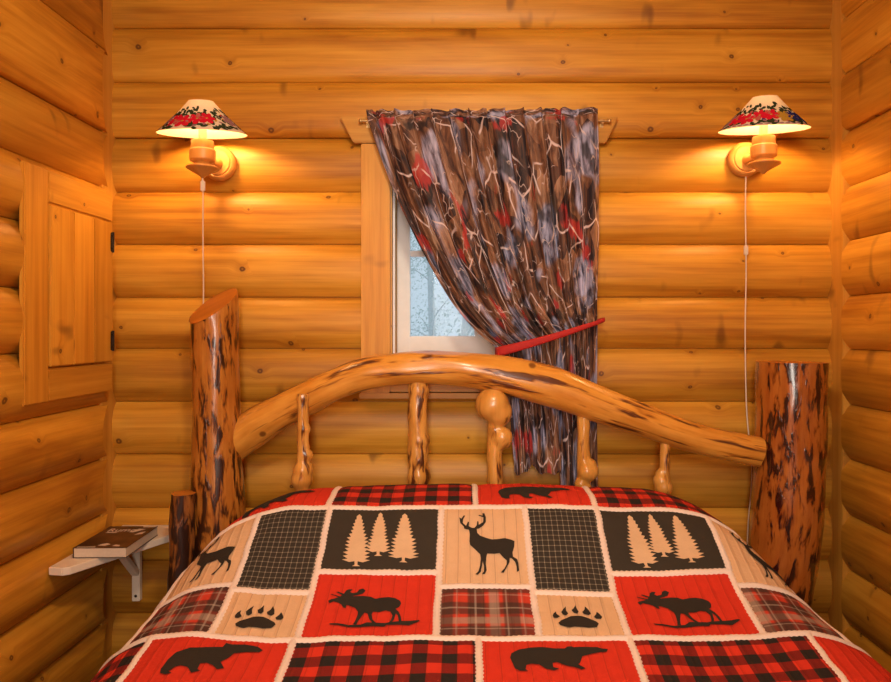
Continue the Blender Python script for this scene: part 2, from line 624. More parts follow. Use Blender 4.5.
m2 = k.n('ShaderNodeMixShader'); m2.inputs[0].default_value = 0.004
k.t.links.new(m1.outputs[0], m2.inputs[1]); k.t.links.new(gl.outputs[0], m2.inputs[2])
k.t.links.new(m2.outputs[0], k.out.inputs[0])
b = MB(); b.box((ox0 + 0.03, YG - 0.002, oz0 + 0.03), (ox1 - 0.03, YG + 0.002, oz1 - 0.03))
b.build('glass_pane', k.m, win, smooth=False)

# ------------------------------------------------------------------ outside: snowy ground and birches washed pale
k = NT('snow'); tc = k.n('ShaderNodeTexCoord')
k.bsdf(k.mix(k.noise(tc.outputs['Object'], 0.8, 4), (0.55, 0.62, 0.62), (0.80, 0.84, 0.88)), 0.8)
M_SNOW = k.m
mb = MB()
rows = [[Vector((lerp(-14, 14, i / 40), lerp(0.6, 30, j / 40), -0.5 + 0.12 * noise.noise(Vector((i * .3, j * .3, 0))) + j * 0.006)) for j in range(41)] for i in range(41)]
mb.grid(rows, [[(p.x, p.y) for p in r] for r in rows])
tag(mb.build('ground', M_SNOW), 'pale snowy ground outside the window', kind='structure')
k = NT('pale_leaf'); tc = k.n('ShaderNodeTexCoord')
k.bsdf(k.mix(k.noise(tc.outputs['Object'], 1.5, 3), (0.26, 0.36, 0.27), (0.60, 0.68, 0.62)), 0.8)  # pale greens carry the overexposed daylight in the leaf colour
M_LEAF = k.m
M_BIRCH = plain('birch_bark', (0.62, 0.62, 0.60), 0.7, var=0.3, vs=8)
tree_spec = [(-0.15, 4.2, 4.6, 0.06, 'birch with pale trunk leaning right behind the left window pane'),
             (-2.6, 7.5, 5.5, 0.10, 'pale tree standing left of the leaning birch outside'),
             (1.4, 8.0, 5.2, 0.08, 'pale tree standing right of the leaning birch outside'),
             (-0.6, 12.0, 5.6, 0.10, 'farthest pale tree, behind the leaning birch outside')]
for ti, (tx, ty, th, tr_, lab) in enumerate(tree_spec):
    rnd = random.Random(ti + 40)
    t = thing('birch_tree', (tx, ty, -0.52), lab, 'tree', 'pale trees outside the window')
    lean = 0.5 if ti == 0 else rnd.uniform(-.2, .2)
    trunk = spline([(tx, ty, -0.55), (tx + lean * .4, ty, th * .35), (tx + lean, ty + .1, th * .8)], 14)
    b = MB(); b.tube(trunk, [tr_ * (1 - .7 * i / 13) for i in range(14)], 10)
    br = []
    for q in range(16):
        p = trunk[rnd.randint(3, 13)]
        a = rnd.uniform(0, 2 * PI)
        e = p + Vector((math.cos(a) * rnd.uniform(.4, 1.0), math.sin(a) * .8, rnd.uniform(.2, .8)))
        b.tube(spline([p, (p + e) / 2 + Vector((0, 0, .1)), e], 5), [.018, .014, .01, .008, .005], 5)
        br.append((p, e))
    b.build('trunk', M_BIRCH, t)
    b = MB()
    for p, e in br:
        for q in range(300):
            c = p.lerp(e, rnd.uniform(.2, 1.1)) + Vector((rnd.gauss(0, .22), rnd.gauss(0, .22), rnd.gauss(0, .22)))
            s = rnd.uniform(.012, .028)
            n1 = Vector((rnd.gauss(0, 1), rnd.gauss(0, 1), rnd.gauss(0, 1))).normalized()
            n2 = n1.orthogonal().normalized()
            n3 = n1.cross(n2)
            ids = [b.vert(c + n2 * s), b.vert(c + n3 * s * .5), b.vert(c - n2 * s), b.vert(c - n3 * s * .5)]
            b.face(ids)
    tag(b.build('foliage', M_LEAF, t, smooth=False), kind='stuff')

# ------------------------------------------------------------------ wall cabinet on the left wall
XC = -1.15
cab = thing('wall_cabinet', (XC, -0.31, 1.0), 'shallow pine cupboard with plank door set in the left log wall', 'cabinet')
cz0, cz1, cy0, cy1 = 1.0, 1.643, -0.553, -0.072
b = MB(); b.box((XC - 0.016, cy0, cz0), (XC, cy0 + 0.112, cz1), grain=2, bev=0.004, seed=21.2)
b.build('stile', M_BOARD, cab, smooth=False)
b = MB(); b.box((XC - 0.016, cy0 + 0.113, 1.552), (XC - 0.001, cy1, cz1 - 0.001), grain=1, bev=0.004, seed=22.6)
b.build('rail', M_BOARD, cab, smooth=False)
b = MB(); b.box((XC - 0.016, cy0 + 0.113, cz0 + 0.001), (XC - 0.001, cy1, 1.092), grain=1, bev=0.004, seed=23.9)
b.build('rail', M_BOARD, cab, smooth=False)
b = MB(); b.box((XC - 0.10, cy0 + 0.12, 1.05), (XC - 0.035, cy1 - 0.004, 1.60), grain=2, seed=24.9)
b.build('back_panel', M_BOARD, cab, smooth=False)
b = MB()
w = 0.355 / 3
for i in range(3):
    ya = -0.436 + i * w
    b.box((XC - 0.022, ya + 0.0007, 1.098), (XC + 0.004, ya + w - 0.0007, 1.547), grain=2, bev=0.003, seed=25.3 + i * 1.7)
door = b.build('door', M_BOARD, cab, smooth=False)
for z in (1.485, 1.165):
    b = MB()
    b.box((XC + 0.0045, -0.099, z - 0.031), (XC + 0.007, -0.087, z + 0.031), bev=0.002)
    b.tube([(XC + 0.006, -0.084, z - 0.033), (XC + 0.006, -0.084, z + 0.033)], 0.0036, 10)
    b.box((XC + 0.0005, -0.080, z - 0.02), (XC + 0.004, -0.073, z + 0.02), bev=0.001)
    for zz in (-0.02, 0.02):
        b.lathe([(0.0001, .0035), (.004, .002), (.004, 0)], (XC + 0.007, -0.093, z + zz), Vector((1, 0, 0)), 8)
    b.build('hinge', M_IRON, door, smooth=False)

# ------------------------------------------------------------------ corner shelf and its book
SZ = 0.544
sh = thing('corner_shelf', (-1.12, -0.08, SZ - 0.03), 'white painted corner shelf on a bracket below the cupboard', 'shelf')
bm = bmesh.new()
pr = [(XL + 0.0015, -0.001), (-0.915, -0.001), (-0.915, -0.085), (-0.945, -0.122), (-1.093, -0.437), (-1.110, -0.447), (XL + 0.0015, -0.440)]
vs = [[bm.verts.new((x, y, z)) for x, y in pr] for z in (SZ - 0.022, SZ)]
bm.faces.new(vs[0][::-1]); bm.faces.new(vs[1])
for i in range(len(pr)):
    j = (i + 1) % len(pr)
    bm.faces.new((vs[0][i], vs[0][j], vs[1][j], vs[1][i]))
bmesh.ops.recalc_face_normals(bm, faces=bm.faces)
bmesh.ops.bevel(bm, geom=bm.edges[:], offset=0.002, segments=2, affect='EDGES')
b = MB(); b.addbm(bm, 0); bm.free()
b.build('shelf_board', M_WHITE, sh, smooth=False)
b = MB()
b.box((-1.112, -0.022, SZ - 0.250), (-1.086, -0.001, SZ - 0.024), bev=0.002)
b.box((-1.112, -0.20, SZ - 0.036), (-1.086, -0.022, SZ - 0.0225), bev=0.002)
R = Matrix.Translation((-1.099, -0.082, SZ - 0.100)) @ Matrix.Rotation(math.radians(-43), 4, 'X')
b.box((-0.0125, -0.090, -0.009), (0.0125, 0.082, 0.009), bev=0.002, rot=R)
br = b.build('bracket', M_WHITE, sh, smooth=False)
b = MB(); b.lathe([(0.0001, .003), (.004, .002), (.005, 0)], (-1.099, -0.022, SZ - 0.232), Vector((0, -1, 0)), 12)
b.build('screw', M_IRON, br)

M_PAGE = plain('book_pages', (0.70, 0.58, 0.45), 0.8, var=0.1, vs=200)
k = NT('book_cover'); tc = k.n('ShaderNodeTexCoord')
nz = k.noise(tc.outputs['Object'], 14, 4, .6)
k.bsdf(k.ramp(nz, [(.35, (.045, .018, .006)), (.55, (.11, .045, .012)), (.7, (.16, .07, .02))]), 0.5)
M_COVER = k.m
M_COVER_TXT = plain('cover_print', (0.72, 0.62, 0.50), 0.6)
p00 = Vector((-1.122, -0.386)); BANG = math.radians(0)   # near-left corner on the shelf
bk = thing('book', (-1.05, -0.27, SZ), 'thick paperback with brown cover lying on the white corner shelf', 'book')
BW, BD, BT = 0.152, 0.232, 0.030
Rb = Matrix.Translation((-1.126, -0.362, SZ)) @ Matrix.Rotation(math.radians(1.5), 4, 'Z')
b = MB(); b.box((0.002, 0.002, 0.0022), (BW - 0.002, BD - 0.002, BT - 0.0012), bev=0.0006, rot=Rb)
b.build('pages', M_PAGE, bk, smooth=False)
b = MB()
b.box((0, 0, BT - 0.0012), (BW, BD, BT), bev=0.0004, rot=Rb)
b.box((0, 0, 0.001), (BW, BD, 0.0022), bev=0.0004, rot=Rb)
b.box((0, 0, 0.001), (0.0014, BD, BT), bev=0.0004, rot=Rb)


def text_mesh(name, body, size, M, mat, parent, sx=1.0):
    cu = bpy.data.curves.new('t', 'FONT')
    cu.body = body
    cu.size = size
    cu.extrude = 0.0002
    tmp = bpy.data.objects.new('t', cu)
    C.objects.link(tmp)
    bpy.context.view_layer.update()
    me = bpy.data.meshes.new_from_object(tmp.evaluated_get(bpy.context.evaluated_depsgraph_get()))
    bpy.data.objects.remove(tmp)
    for v in me.vertices:
        v.co.x *= sx
    me.transform(M)
    me.name = name
    me.materials.clear()
    me.materials.append(mat)
    o = bpy.data.objects.new(name, me)
    C.objects.link(o)
    o.parent = parent
    o.matrix_parent_inverse = Matrix.Translation(-Vector(parent.matrix_world.translation)) if parent.parent is None else parent.matrix_world.inverted()
    return o


def flat_poly(mb, pts, M, z, mi=0):
    ids = [mb.vert(M @ Vector((x, y, z))) for x, y in pts]
    for tri in tessellate_polygon([[Vector((x, y, 0)) for x, y in pts]]):
        a, b_, c_ = [Vector(pts[i]) for i in tri]
        if (b_ - a).cross(c_ - a) < 0:
            tri = tri[::-1]
        mb.face([ids[i] for i in tri], None, mi)


for pl in ([(0.020, 0.155), (0.052, 0.155), (0.055, 0.166), (0.024, 0.166)],
           [(0.088, 0.162), (0.104, 0.158), (0.128, 0.196), (0.106, 0.200)],
           [(0.112, 0.216), (0.150, 0.218), (0.150, 0.229), (0.106, 0.229)],
           [(0.118, 0.130), (0.138, 0.142), (0.140, 0.168), (0.126, 0.160)],
           [(0.060, 0.022), (0.082, 0.018), (0.092, 0.034), (0.076, 0.046), (0.064, 0.036)],
           [(0.104, 0.016), (0.126, 0.012), (0.122, 0.026), (0.108, 0.030)],
           [(0.008, 0.004), (0.06, 0.004), (0.06, 0.012), (0.008, 0.012)]):
    flat_poly(b, pl, Rb, BT + 0.0003, 1)
b.build('cover', [M_COVER, M_COVER_TXT], bk, smooth=False)
bpy.context.view_layer.update()
text_mesh('title', 'Rumor', 0.048, Rb @ Matrix.Translation((0.016, 0.170, BT + 0.0004)), M_COVER_TXT, bk, sx=0.78)

# ------------------------------------------------------------------ wall lamps
k = NT('shade_cloth'); u, v = k.uv(); tc = k.n('ShaderNodeTexCoord')
nz = k.noise(tc.outputs['Object'], 220, 2)
colr = k.mix(nz, (0.74, 0.60, 0.42), (0.84, 0.72, 0.54))
dfs = k.n('ShaderNodeBsdfDiffuse'); k.put(dfs.inputs[0], colr)
tls = k.n('ShaderNodeBsdfTranslucent'); k.put(tls.inputs[0], k.mix(0.5, colr, (0.80, 0.55, 0.30)))
ms = k.n('ShaderNodeMixShader'); ms.inputs[0].default_value = 0.012
k.t.links.new(dfs.outputs[0], ms.inputs[1]); k.t.links.new(tls.outputs[0], ms.inputs[2])
k.t.links.new(ms.outputs[0], k.out.inputs[0])
M_SHADE = k.m


def thread(name, col):
    k = NT(name)
    tc = k.n('ShaderNodeTexCoord')
    nz = k.noise(tc.outputs['Object'], 400, 2)
    c = k.mix(nz, tuple(x * .7 for x in col), col)
    d = k.n('ShaderNodeBsdfDiffuse'); k.put(d.inputs[0], c)
    t = k.n('ShaderNodeBsdfTranslucent'); k.put(t.inputs[0], c)
    m = k.n('ShaderNodeMixShader'); m.inputs[0].default_value = 0.02
    k.t.links.new(d.outputs[0], m.inputs[1]); k.t.links.new(t.outputs[0], m.inputs[2])
    k.t.links.new(m.outputs[0], k.out.inputs[0])
    return k.m


M_TH = [M_SHADE, thread('thread_red', (0.78, 0.02, 0.045)), thread('thread_green', (0.05, 0.065, 0.03)), thread('thread_blue', (0.035, 0.04, 0.20)),
        thread('thread_pink', (0.60, 0.16, 0.13)), thread('thread_yellow', (0.60, 0.36, 0.05)), thread('thread_mauve', (0.42, 0.22, 0.24))]
k = NT('lamp_bulb')
em = k.n('ShaderNodeEmission'); em.inputs[0].default_value = (1.0, 0.60, 0.26, 1); em.inputs[1].default_value = 310.0
k.t.links.new(em.outputs[0], k.out.inputs[0])
M_BULB = k.m


def wall_lamp(X, ZO, label, side, roll, lean, cord_pts, switch_at):
    L = thing('wall_lamp', (X, 0, 1.76 + ZO), label, 'wall lamp', 'pair of wooden wall lamps with flowered shades')
    yc = -0.168
    z = lambda q: q + ZO
    b = MB(); b.seed = X
    b.lathe([(0.0001, 0.0), (.050, 0.0), (.0575, .006), (.0575, .020), (.053, .028), (.047, .031), (.044, .030), (.040, .034), (.0001, .036)][::1], (X, -0.001, z(1.757)), Vector((0, -1, 0)), 40)
    b.build('wall_plate', M_TURN, L, angle=.6)
    b = MB(); b.seed = X + 2
    b.tube(spline([(X, -0.034, z(1.752)), (X, -0.075, z(1.747)), (X, yc + .03, z(1.742))], 9), [.020, .017, .0145, .0135, .013, .013, .014, .016, .018], 18)
    b.build('arm', M_TURN, L)
    b = MB(); b.seed = X + 4
    b.lathe([(.0001, 1.676), (.004, 1.677), (.012, 1.684), (.050, 1.706), (.0505, 1.709), (.046, 1.712), (.030, 1.716), (.026, 1.721), (.030, 1.726),
             (.037, 1.729), (.0395, 1.733), (.0400, 1.762), (.038, 1.765), (.0345, 1.767), (.0350, 1.771), (.0345, 1.789), (.0325, 1.793), (.0001, 1.793)],
            (X, yc, ZO), segs=36)
    b.build('turned_cup', M_TURN, L, angle=.5)
    b = MB()
    b.lathe([(.0125, 1.792), (.0125, 1.845), (.010, 1.85), (.0001, 1.851)], (X, yc, ZO), segs=18)
    b.build('socket', M_SOCK, L, angle=.6)
    b = MB()
    b.lathe([(.0001, 1.851), (.010, 1.852), (.013, 1.86), (.020, 1.872), (.022, 1.884), (.018, 1.898), (.009, 1.904), (.0001, 1.906)], (X, yc, ZO), segs=20)
    b.build('bulb', M_BULB, L)
    # shade, tipped a little
    zr = 1.814 + ZO
    Ms = Matrix.Translation((X, yc, zr)) @ Matrix.Rotation(roll, 4, 'Y') @ Matrix.Rotation(lean, 4, 'X')
    H, RB, RT = 0.100, 0.135, 0.037

    def cone(a, t, off=0.0):
        r = lerp(RB, RT, t) + off * 0.8 - 0.004 * math.sin(PI * t)
        return Ms @ Vector((r * math.sin(a), -r * math.cos(a), t * H + off * 0.6))
    b = MB()
    N = 64
    outer = [[cone(2 * PI * i / N, t) for i in range(N + 1)] for t in (0, .01, .15, .3, .5, .7, .85, .99, 1)]
    uvv = [[(i / N, j / 9) for i in range(N + 1)] for j in range(9)]
    b.grid(outer, uvv, flip=True)
    # closed top cap
    ci = b.vert(Ms @ Vector((0, 0, H - .001)))
    ring = [b.vert(cone(2 * PI * i / N, 1.0)) for i in range(N)]
    for i in range(N):
        b.face([ci, ring[i], ring[(i + 1) % N]])

    def patch(a0, t0, pts, mi, off=.0012):
        q = [cone(a0 + x / 0.105, t0 + y / 0.15, off) for x, y in pts]
        ids = [b.vert(p) for p in q]
        for tri in tessellate_polygon([[Vector((x, y, 0)) for x, y in pts]]):
            b.face([ids[i] for i in tri], None, mi)

    def petal(a0, t0, ang, ln, wd, mi, start=0.0, off=.0012):
        ca, sa = math.cos(ang), math.sin(ang)
        pts = []
        for f, w_ in ((0, .25), (.35, .9), (.65, 1), (.9, .6), (1, 0), (.9, -.6), (.65, -1), (.35, -.9), (0, -.25)):
            d = start + f * ln
            pts.append((d * ca - w_ * wd * sa, d * sa + w_ * wd * ca))
        patch(a0, t0, pts, mi, off)

    rr = random.Random(side * 7 + 3)

    def flower(a0, t0, r, mi):
        st = rr.random() * 6
        for q in range(6):
            petal(a0, t0, st + q * PI / 3, r, r * .33, mi if q % 6 else (4 if mi == 1 else mi), r * .12, .0016)
        petal(a0, t0, 0, r * .3, r * .12, 5, -r * .15, .002)

    def leaf(a0, t0, mi=2):
        petal(a0, t0, rr.uniform(0, 2 * PI), rr.uniform(.015, .025), rr.uniform(.004, .007), mi, 0, .0009)
    kinds = {0: [1, 1, 1], 1: [1, 1, 3]}[side]
    # sprays of flowers all round, leaves between
    nb = 18
    for q in range(nb):
        a = -PI + 2 * PI * (q + .5) / nb
        if side == 0:
            mi = 1 if -.62 < a < .62 or abs(a) > 2.2 else (2 if q % 2 else 6)
        else:
            mi = 1 if -1.4 < a < -.02 or a > 2.3 else (3 if .3 < a < 1.3 or a < -2.2 else (5 if 0 < a < .3 else 6))
        for w_ in range(16):
            leaf(a + rr.uniform(-.2, .2), rr.choice((rr.uniform(.08, .2), rr.uniform(.45, .68), rr.uniform(.15, .5))))
        if mi != 2:
            flower(a + rr.uniform(-.05, .05), rr.uniform(.25, .40), rr.uniform(.023, .029), mi)
        for w_ in range(3):
            petal(a + rr.uniform(-.2, .2), rr.uniform(.1, .5), rr.uniform(0, 6), .012, .004, rr.choice((4, 5, 6, 1 if side == 0 else 3)), 0, .0014)
    for q in range(40):
        a = 2 * PI * q / 40
        if side == 1:
            petal(a, .06, rr.uniform(-.3, .3), .016, .0035, 6, -.008, .0006)
    b.build('shade', M_TH, L, angle=.5)
    # cord with inline switch
    b = MB()
    path = spline(cord_pts, 60)
    b.tube(path, .0023, 8)
    cd = b.build('cord', M_CORD, L)
    i = min(range(60), key=lambda q: abs(path[q].z - switch_at))
    p = path[i]
    b = MB(); b.box((p.x - .0065, p.y - .006, p.z - .017), (p.x + .0065, p.y + .006, p.z + .017), bev=.003)
    b.build('cord_switch', M_CORD, cd, smooth=False)
    return L


xl = -0.823
wall_lamp(xl, 0.0, 'wall lamp left of the window, cream shade with only red flowers', 0, math.radians(0.2), math.radians(8.5),
          [at(202.5, 178, -.168), at(203, 190, -.160), at(203, 215, -.12), at(203, 250, -.075), at(203.5, 285, -.04), at(203, 320, -.022),
           at(201, 380, -.016), at(198, 430, -.016), at(196.5, 460, -.014), at(196, 492, -.014), at(200, 540, -.016), at(204, 640, -.018)], 1.655)
xr = 0.937
wall_lamp(xr, 0.013, 'wall lamp right of the window, shade with red and blue flowers', 1, math.radians(-1.1), math.radians(8.5),
          [(xr + .002, -.018, 1.722), (xr + .001, -.016, 1.60), (xr + .004, -.014, 1.40), (xr + .001, -.014, 1.20), (xr + .003, -.014, 1.02), (xr + .008, -.014, .90),
           (xr + .022, -.014, .76), (xr + .020, -.016, .66), (xr + .008, -.016, .5), (xr, -.018, .06)], 1.452)

# ------------------------------------------------------------------ log bed
bed = thing('log_bed', (0.12, -0.15, 0.0), 'rustic bed with arched headboard of peeled varnished logs', 'bed')


def lump(seed, amp, fx=9.0):
    return lambda t, ang, p, d: amp * noise.noise(Vector((d.x * 1.3 + seed, d.y * 1.3, p.z * fx + p.x * fx + d.z))) + amp * .5 * noise.noise(Vector((d.x * 3 + seed, d.y * 3, p.z * fx * 2.3 + p.x * fx * 2)))


def vertical_log(name, mat, pts, radii, seed, amp=0.005, n=40, segs=28, topz=None, barky=None, parent=bed, cutmat=M_CUT):
    b = MB(); b.seed = seed
    path = spline(pts, n)
    rad = [interp(radii, i / (n - 1)) for i in range(n)]
    b.tube(path, rad, segs, mod=lump(seed, amp), topz=topz, barky=barky, cap_mi=1)
    return b.build(name, [mat, cutmat], parent, angle=.9)


PYL = -0.128
pc = at(214, 305, PYL)
vertical_log('headboard_post', M_POST, [at(219, 660, PYL), at(219, 560, PYL), at(217, 470, PYL), at(216, 400, PYL), at(214.5, 320, PYL), at(213, 278, PYL)],
             [(0, .088), (.3, .085), (.45, .077), (.6, .073), (1, .073)], 3.0, .004,
             topz=lambda q: Vector((q.x, q.y, pc.z + .50 * (q.x - pc.x) + .62 * (q.y - pc.y))),
             barky=lambda t, a: max(0, .55 - t) * 1.3)
PYR = -0.152
vertical_log('headboard_post', M_POSTR, [at(764, 690, PYR), at(772, 615, PYR), at(784, 545, PYR), at(790, 460, PYR), at(791, 362, PYR)],
             [(0, .103), (.3, .103), (.6, .106), (1, .1055)], 7.0, .004, barky=lambda t, a: .10)
stump = vertical_log('side_post', M_STUMP, [at(180, 690, -.215), at(181, 600, -.215), at(182, 540, -.215), at(183, 493, -.215)],
                     [(0, .039), (1, .037)], 12.0, .006, n=24, segs=20, barky=lambda t, a: .3)
AY = -0.168
apx = [(230, 446), (262, 423), (304, 400), (350, 379), (395, 370), (440, 368), (490, 372), (550, 386), (600, 405), (650, 423), (700, 439), (760, 451)]
arr = [18.5, 19, 16.5, 16, 16, 17, 18.5, 20.5, 18, 16, 15, 14.5]
b = MB(); b.seed = 4.0
path = spline([at(x, y, lerp(-.098, AY, min(1, max(0, (x - 231) / 120)))) for x, y in apx], 90)
sc_ = (AY - CAMY) / F
rad = [interp([(i / 11, r * sc_) for i, r in enumerate(arr)], i / 89) for i in range(90)]
ln = lump(21.0, .006, 5.0)
b.tube(path, rad, 28, mod=ln, cap_mi=1, barky=lambda t, a: 0.0)
b.build('headboard_arch', [M_ARCH, M_TURN], bed, angle=.9)


def arch_z(px):
    for (x_a, y_a), (x_b, y_b) in zip(apx, apx[1:]):
        if x_a <= px <= x_b:
            return lerp(y_a, y_b, (px - x_a) / (x_b - x_a))
    return apx[-1][1]


def spindle(px, r0, r1, top, bulbs, seed, lean=0, mat=M_SPIN, y=AY, amp=.003, barky=0.0):
    """bulbs: (py, radius px, dx px, dy_world) burls on the stick."""
    b = MB(); b.seed = seed
    n = 70
    ys = [top + (575 - top) * i / (n - 1) for i in range(n)][::-1]
    path = [at(px + lean * (q - top) / 100.0, q, y) for q in ys]
    rad = [lerp(r1, r0, i / (n - 1)) * sc_ for i in range(n)]
    cs = [(at(px + dx + lean * (q - top) / 100.0, q, y + dy), rr * sc_) for q, rr, dx, dy in bulbs]
    base = lump(seed, amp, 14.0)

    def mod(t, ang, p, d):
        r0_ = rad[min(n - 1, int(t * (n - 1) + .5))]
        rr = r0_
        for c, R_ in cs:
            o = p - c
            bq = o.dot(d)
            disc = bq * bq - (o.length_squared - R_ * R_)
            if disc > 0:
                rr = max(rr, -bq + math.sqrt(disc))
        return rr - r0_ + base(t, ang, p, d)
    b.tube(path, rad, 26, mod=mod, barky=lambda t, a: barky)
    return b.build('spindle', mat, bed)


spindle(303, 5.0, 8.0, 394, [(398, 6.0, 0, 0), (429, 6.5, 1, 0), (447, 5.5, 1, 0), (470, 10.0, 0, 0), (479, 10.5, -1, 0), (455, 6.5, 3, 0)], 31.0, lean=0, y=AY - .036)
spindle(418, 9.5, 10.5, 376, [(392, 10.0, 1, 0), (440, 10.5, 1, 0), (475, 11.5, 1, 0)], 33.0, barky=.30, amp=.005)
spindle(494, 6.5, 8.5, 374, [(404, 17.0, -2, -.004), (412, 14.0, 4, -.004), (437, 10.5, 7.5, -.006), (441, 9.0, 8, -.006)], 35.0, lean=1, y=AY - .006)
spindle(583, 6.0, 7.0, 410, [(471, 10.5, 4, -.006), (466, 8, 5, -.004), (484, 7.0, -3, -.004), (490, 9, -1, 0)], 37.0, lean=1)
spindle(665, 5.0, 6.0, 434, [(481, 8.5, -3, -.004), (487, 9.0, -1, -.004), (474, 6.0, -3, 0)], 39.0, lean=-1)
# low log rail the sticks stand on, and a plain side log
b = MB(); b.seed = 41.0
b.tube(spline([(-.78, AY, .415), (.1, AY, .42), (1.0, AY, .415)], 20), .055, 16, mod=lump(41, .004, 5))
b.build('headboard_rail', M_ARCH, bed)

# ------------------------------------------------------------------ quilt
XQ = 0.05
prof_pts = [(-.246, .36), (-.248, .50), (-.253, .62), (-.270, .695), (-.306, .738), (-.358, .749), (-.435, .744), (-.518, .721), (-.60, .667), (-.688, .610),
            (-.79, .570), (-.904, .541), (-1.028, .517), (-1.2, .497), (-1.5, .487), (-1.9, .486), (-2.03, .474), (-2.09, .42), (-2.105, .33), (-2.11, .012)]
PP = spline([(0, y, z) for y, z in prof_pts], 600)
acc = [0.0]
for a, b2 in zip(PP, PP[1:]):
    acc.append(acc[-1] + (b2 - a).length)
ic = max(range(600), key=lambda i: PP[i].z)
acc = [a - acc[ic] for a in acc]
VMIN, VMAX = acc[0], acc[-1]


def profile(v):
    import bisect
    i = min(max(bisect.bisect_left(acc, v), 1), 599)
    f = (v - acc[i - 1]) / (acc[i] - acc[i - 1])
    return PP[i - 1].lerp(PP[i], f)


# side roll-off: arc-length table of a rounded shoulder then a hanging side
SA, SB, SP = 0.38, 0.44, 2.4
tab = [(0.0, 0.0, 0.0)]
_l, _px, _pd = 0.0, 0.0, 0.0
for i in range(1, 301):
    ph = PI / 2 * i / 300
    x_ = SA * (math.sin(ph)) ** (2 / SP)
    d_ = SB * (1 - max(0.0, math.cos(ph)) ** (2 / SP))
    _l += math.hypot(x_ - _px, d_ - _pd)
    _px, _pd = x_, d_
    tab.append((_l, x_, d_))


def shoulder(a):
    if a <= 0:
        return 0.0, 0.0
    if a >= tab[-1][0]:
        e = a - tab[-1][0]
        return SA + e * 0.03, SB + e
    lo, hi = 0, 300
    while hi - lo > 1:
        m = (lo + hi) // 2
        if tab[m][0] <= a:
            lo = m
        else:
            hi = m
    f = (a - tab[lo][0]) / (tab[hi][0] - tab[lo][0])
    return lerp(tab[lo][1], tab[hi][1], f), lerp(tab[lo][2], tab[hi][2], f)


def flat_w(y, sgn):
    w = interp([(-2.2, .60), (-1.0, .60), (-.85, .575), (-.69, .535), (-.6, .50), (-.518, .465), (-.40, .43), (-.2, .41)], y)
    if sgn > 0:      # the far shoulder sits a little tighter at the pillows and looser below
        w += interp([(-2.2, .035), (-1.0, .03), (-.8, .02), (-.65, -.01), (-.5, -.035), (-.2, -.035)], y)
    return w


def S0(u, v):
    du = u - XQ
    sgn = 1 if du >= 0 else -1
    a = abs(du)
    # the sides are drawn up a little towards the pillows
    v = v - .28 * max(0.0, min(a, .95) - .35) ** 2 * min(1.0, max(0.0, (v - .1) / .25))
    p = profile(v)
    w = flat_w(p.y, sgn)
    crown = 0.007 * min(a / w, 1.0) ** 2
    dx, dr = shoulder(a - w)
    x = XQ + sgn * ((a if a < w else w) + dx)
    z = p.z - dr - crown
    return Vector((x, p.y, z))


def S(u, v, off=0.0):
    p = S0(u, v)
    e = .004
    n = (S0(u + e, v) - S0(u - e, v)).cross(S0(u, v + e) - S0(u, v - e))
    if n.length > 1e-12:
        n.normalize()
    if n.z < -.3:
        n = -n
    # v runs towards the foot (-y), u to the right: the outward side is up
    if n.dot(Vector((0, -.25, 1))) < 0 and abs(u - XQ) < .7:
        n = -n
    w = .006 * noise.noise(Vector((u * 5, v * 6, 1.3))) + .003 * noise.noise(Vector((u * 16, v * 20, 4.1)))
    q = p + n * (off + w)
    q.z = max(q.z, .004 + off)
    return q


def uv_at(px, py):
    """Cloth coordinates of the quilt point seen at a pixel (Newton)."""
    best = None
    for gu in (-.6, -.3, 0, .3, .6):
        for gv in (.05, .2, .4, .6, .75):
            q = proj(S0(gu, gv))
            d = (q[0] - px) ** 2 + (q[1] - py) ** 2
            if best is None or d < best[0]:
                best = (d, gu, gv)
    _, u, v = best
    for _ in range(30):
        q = proj(S0(u, v))
        ex, ey = px - q[0], py - q[1]
        if abs(ex) + abs(ey) < .01:
            break
        h = .002
        qa, qb = proj(S0(u + h, v)), proj(S0(u, v + h))
        a, b_, c_, d = (qa[0] - q[0]) / h, (qb[0] - q[0]) / h, (qa[1] - q[1]) / h, (qb[1] - q[1]) / h
        det = a * d - b_ * c_
        if abs(det) < 1e-6:
            break
        du, dv = (d * ex - b_ * ey) / det, (a * ey - c_ * ex) / det
        m = max(abs(du), abs(dv), 1e-9)
        s = min(1, .08 / m)
        u += du * s
        v += dv * s
    return u, v


def cloth(name, fn, bumpy=True, channels=True):
    k = NT(name)
    u, v = k.uv()
    col = fn(k, u, v)
    wv = k.noise(k.xyz(k.math('MULTIPLY', u, 900.0), k.math('MULTIPLY', v, 900.0)), 1.0, 1.0)
    col = k.mix(k.math('MULTIPLY', k.sstep(wv, .45, .7), .16), col, (.02, .015, .01))
    h = wv
    if channels:
        # stitched channels every 3 cm along the bed
        cu = k.math('ADD', k.math('MULTIPLY', u, 1 / .030), k.math('MULTIPLY', k.noise(k.xyz(u, v), 9.0, 1.0), .15))
        tri = k.math('ABSOLUTE', k.math('SUBTRACT', k.math('FRACT', cu), .5))
        line = k.sstep(tri, .05, .0)
        col = k.mix(k.math('MULTIPLY', line, .38), col, (.05, .02, .008))
        h = k.math('ADD', k.math('MULTIPLY', wv, .15), k.math('MULTIPLY', k.sstep(tri, 0, .25), 1.0))
    puck = k.noise(k.xyz(k.math('MULTIPLY', u, 60.0), k.math('MULTIPLY', v, 90.0)), 1.0, 2.0)
    h = k.math('ADD', h, k.math('MULTIPLY', puck, .8))
    k.bsdf(col, .92, k.bump(h, .6, .003), .15)
    return k.m


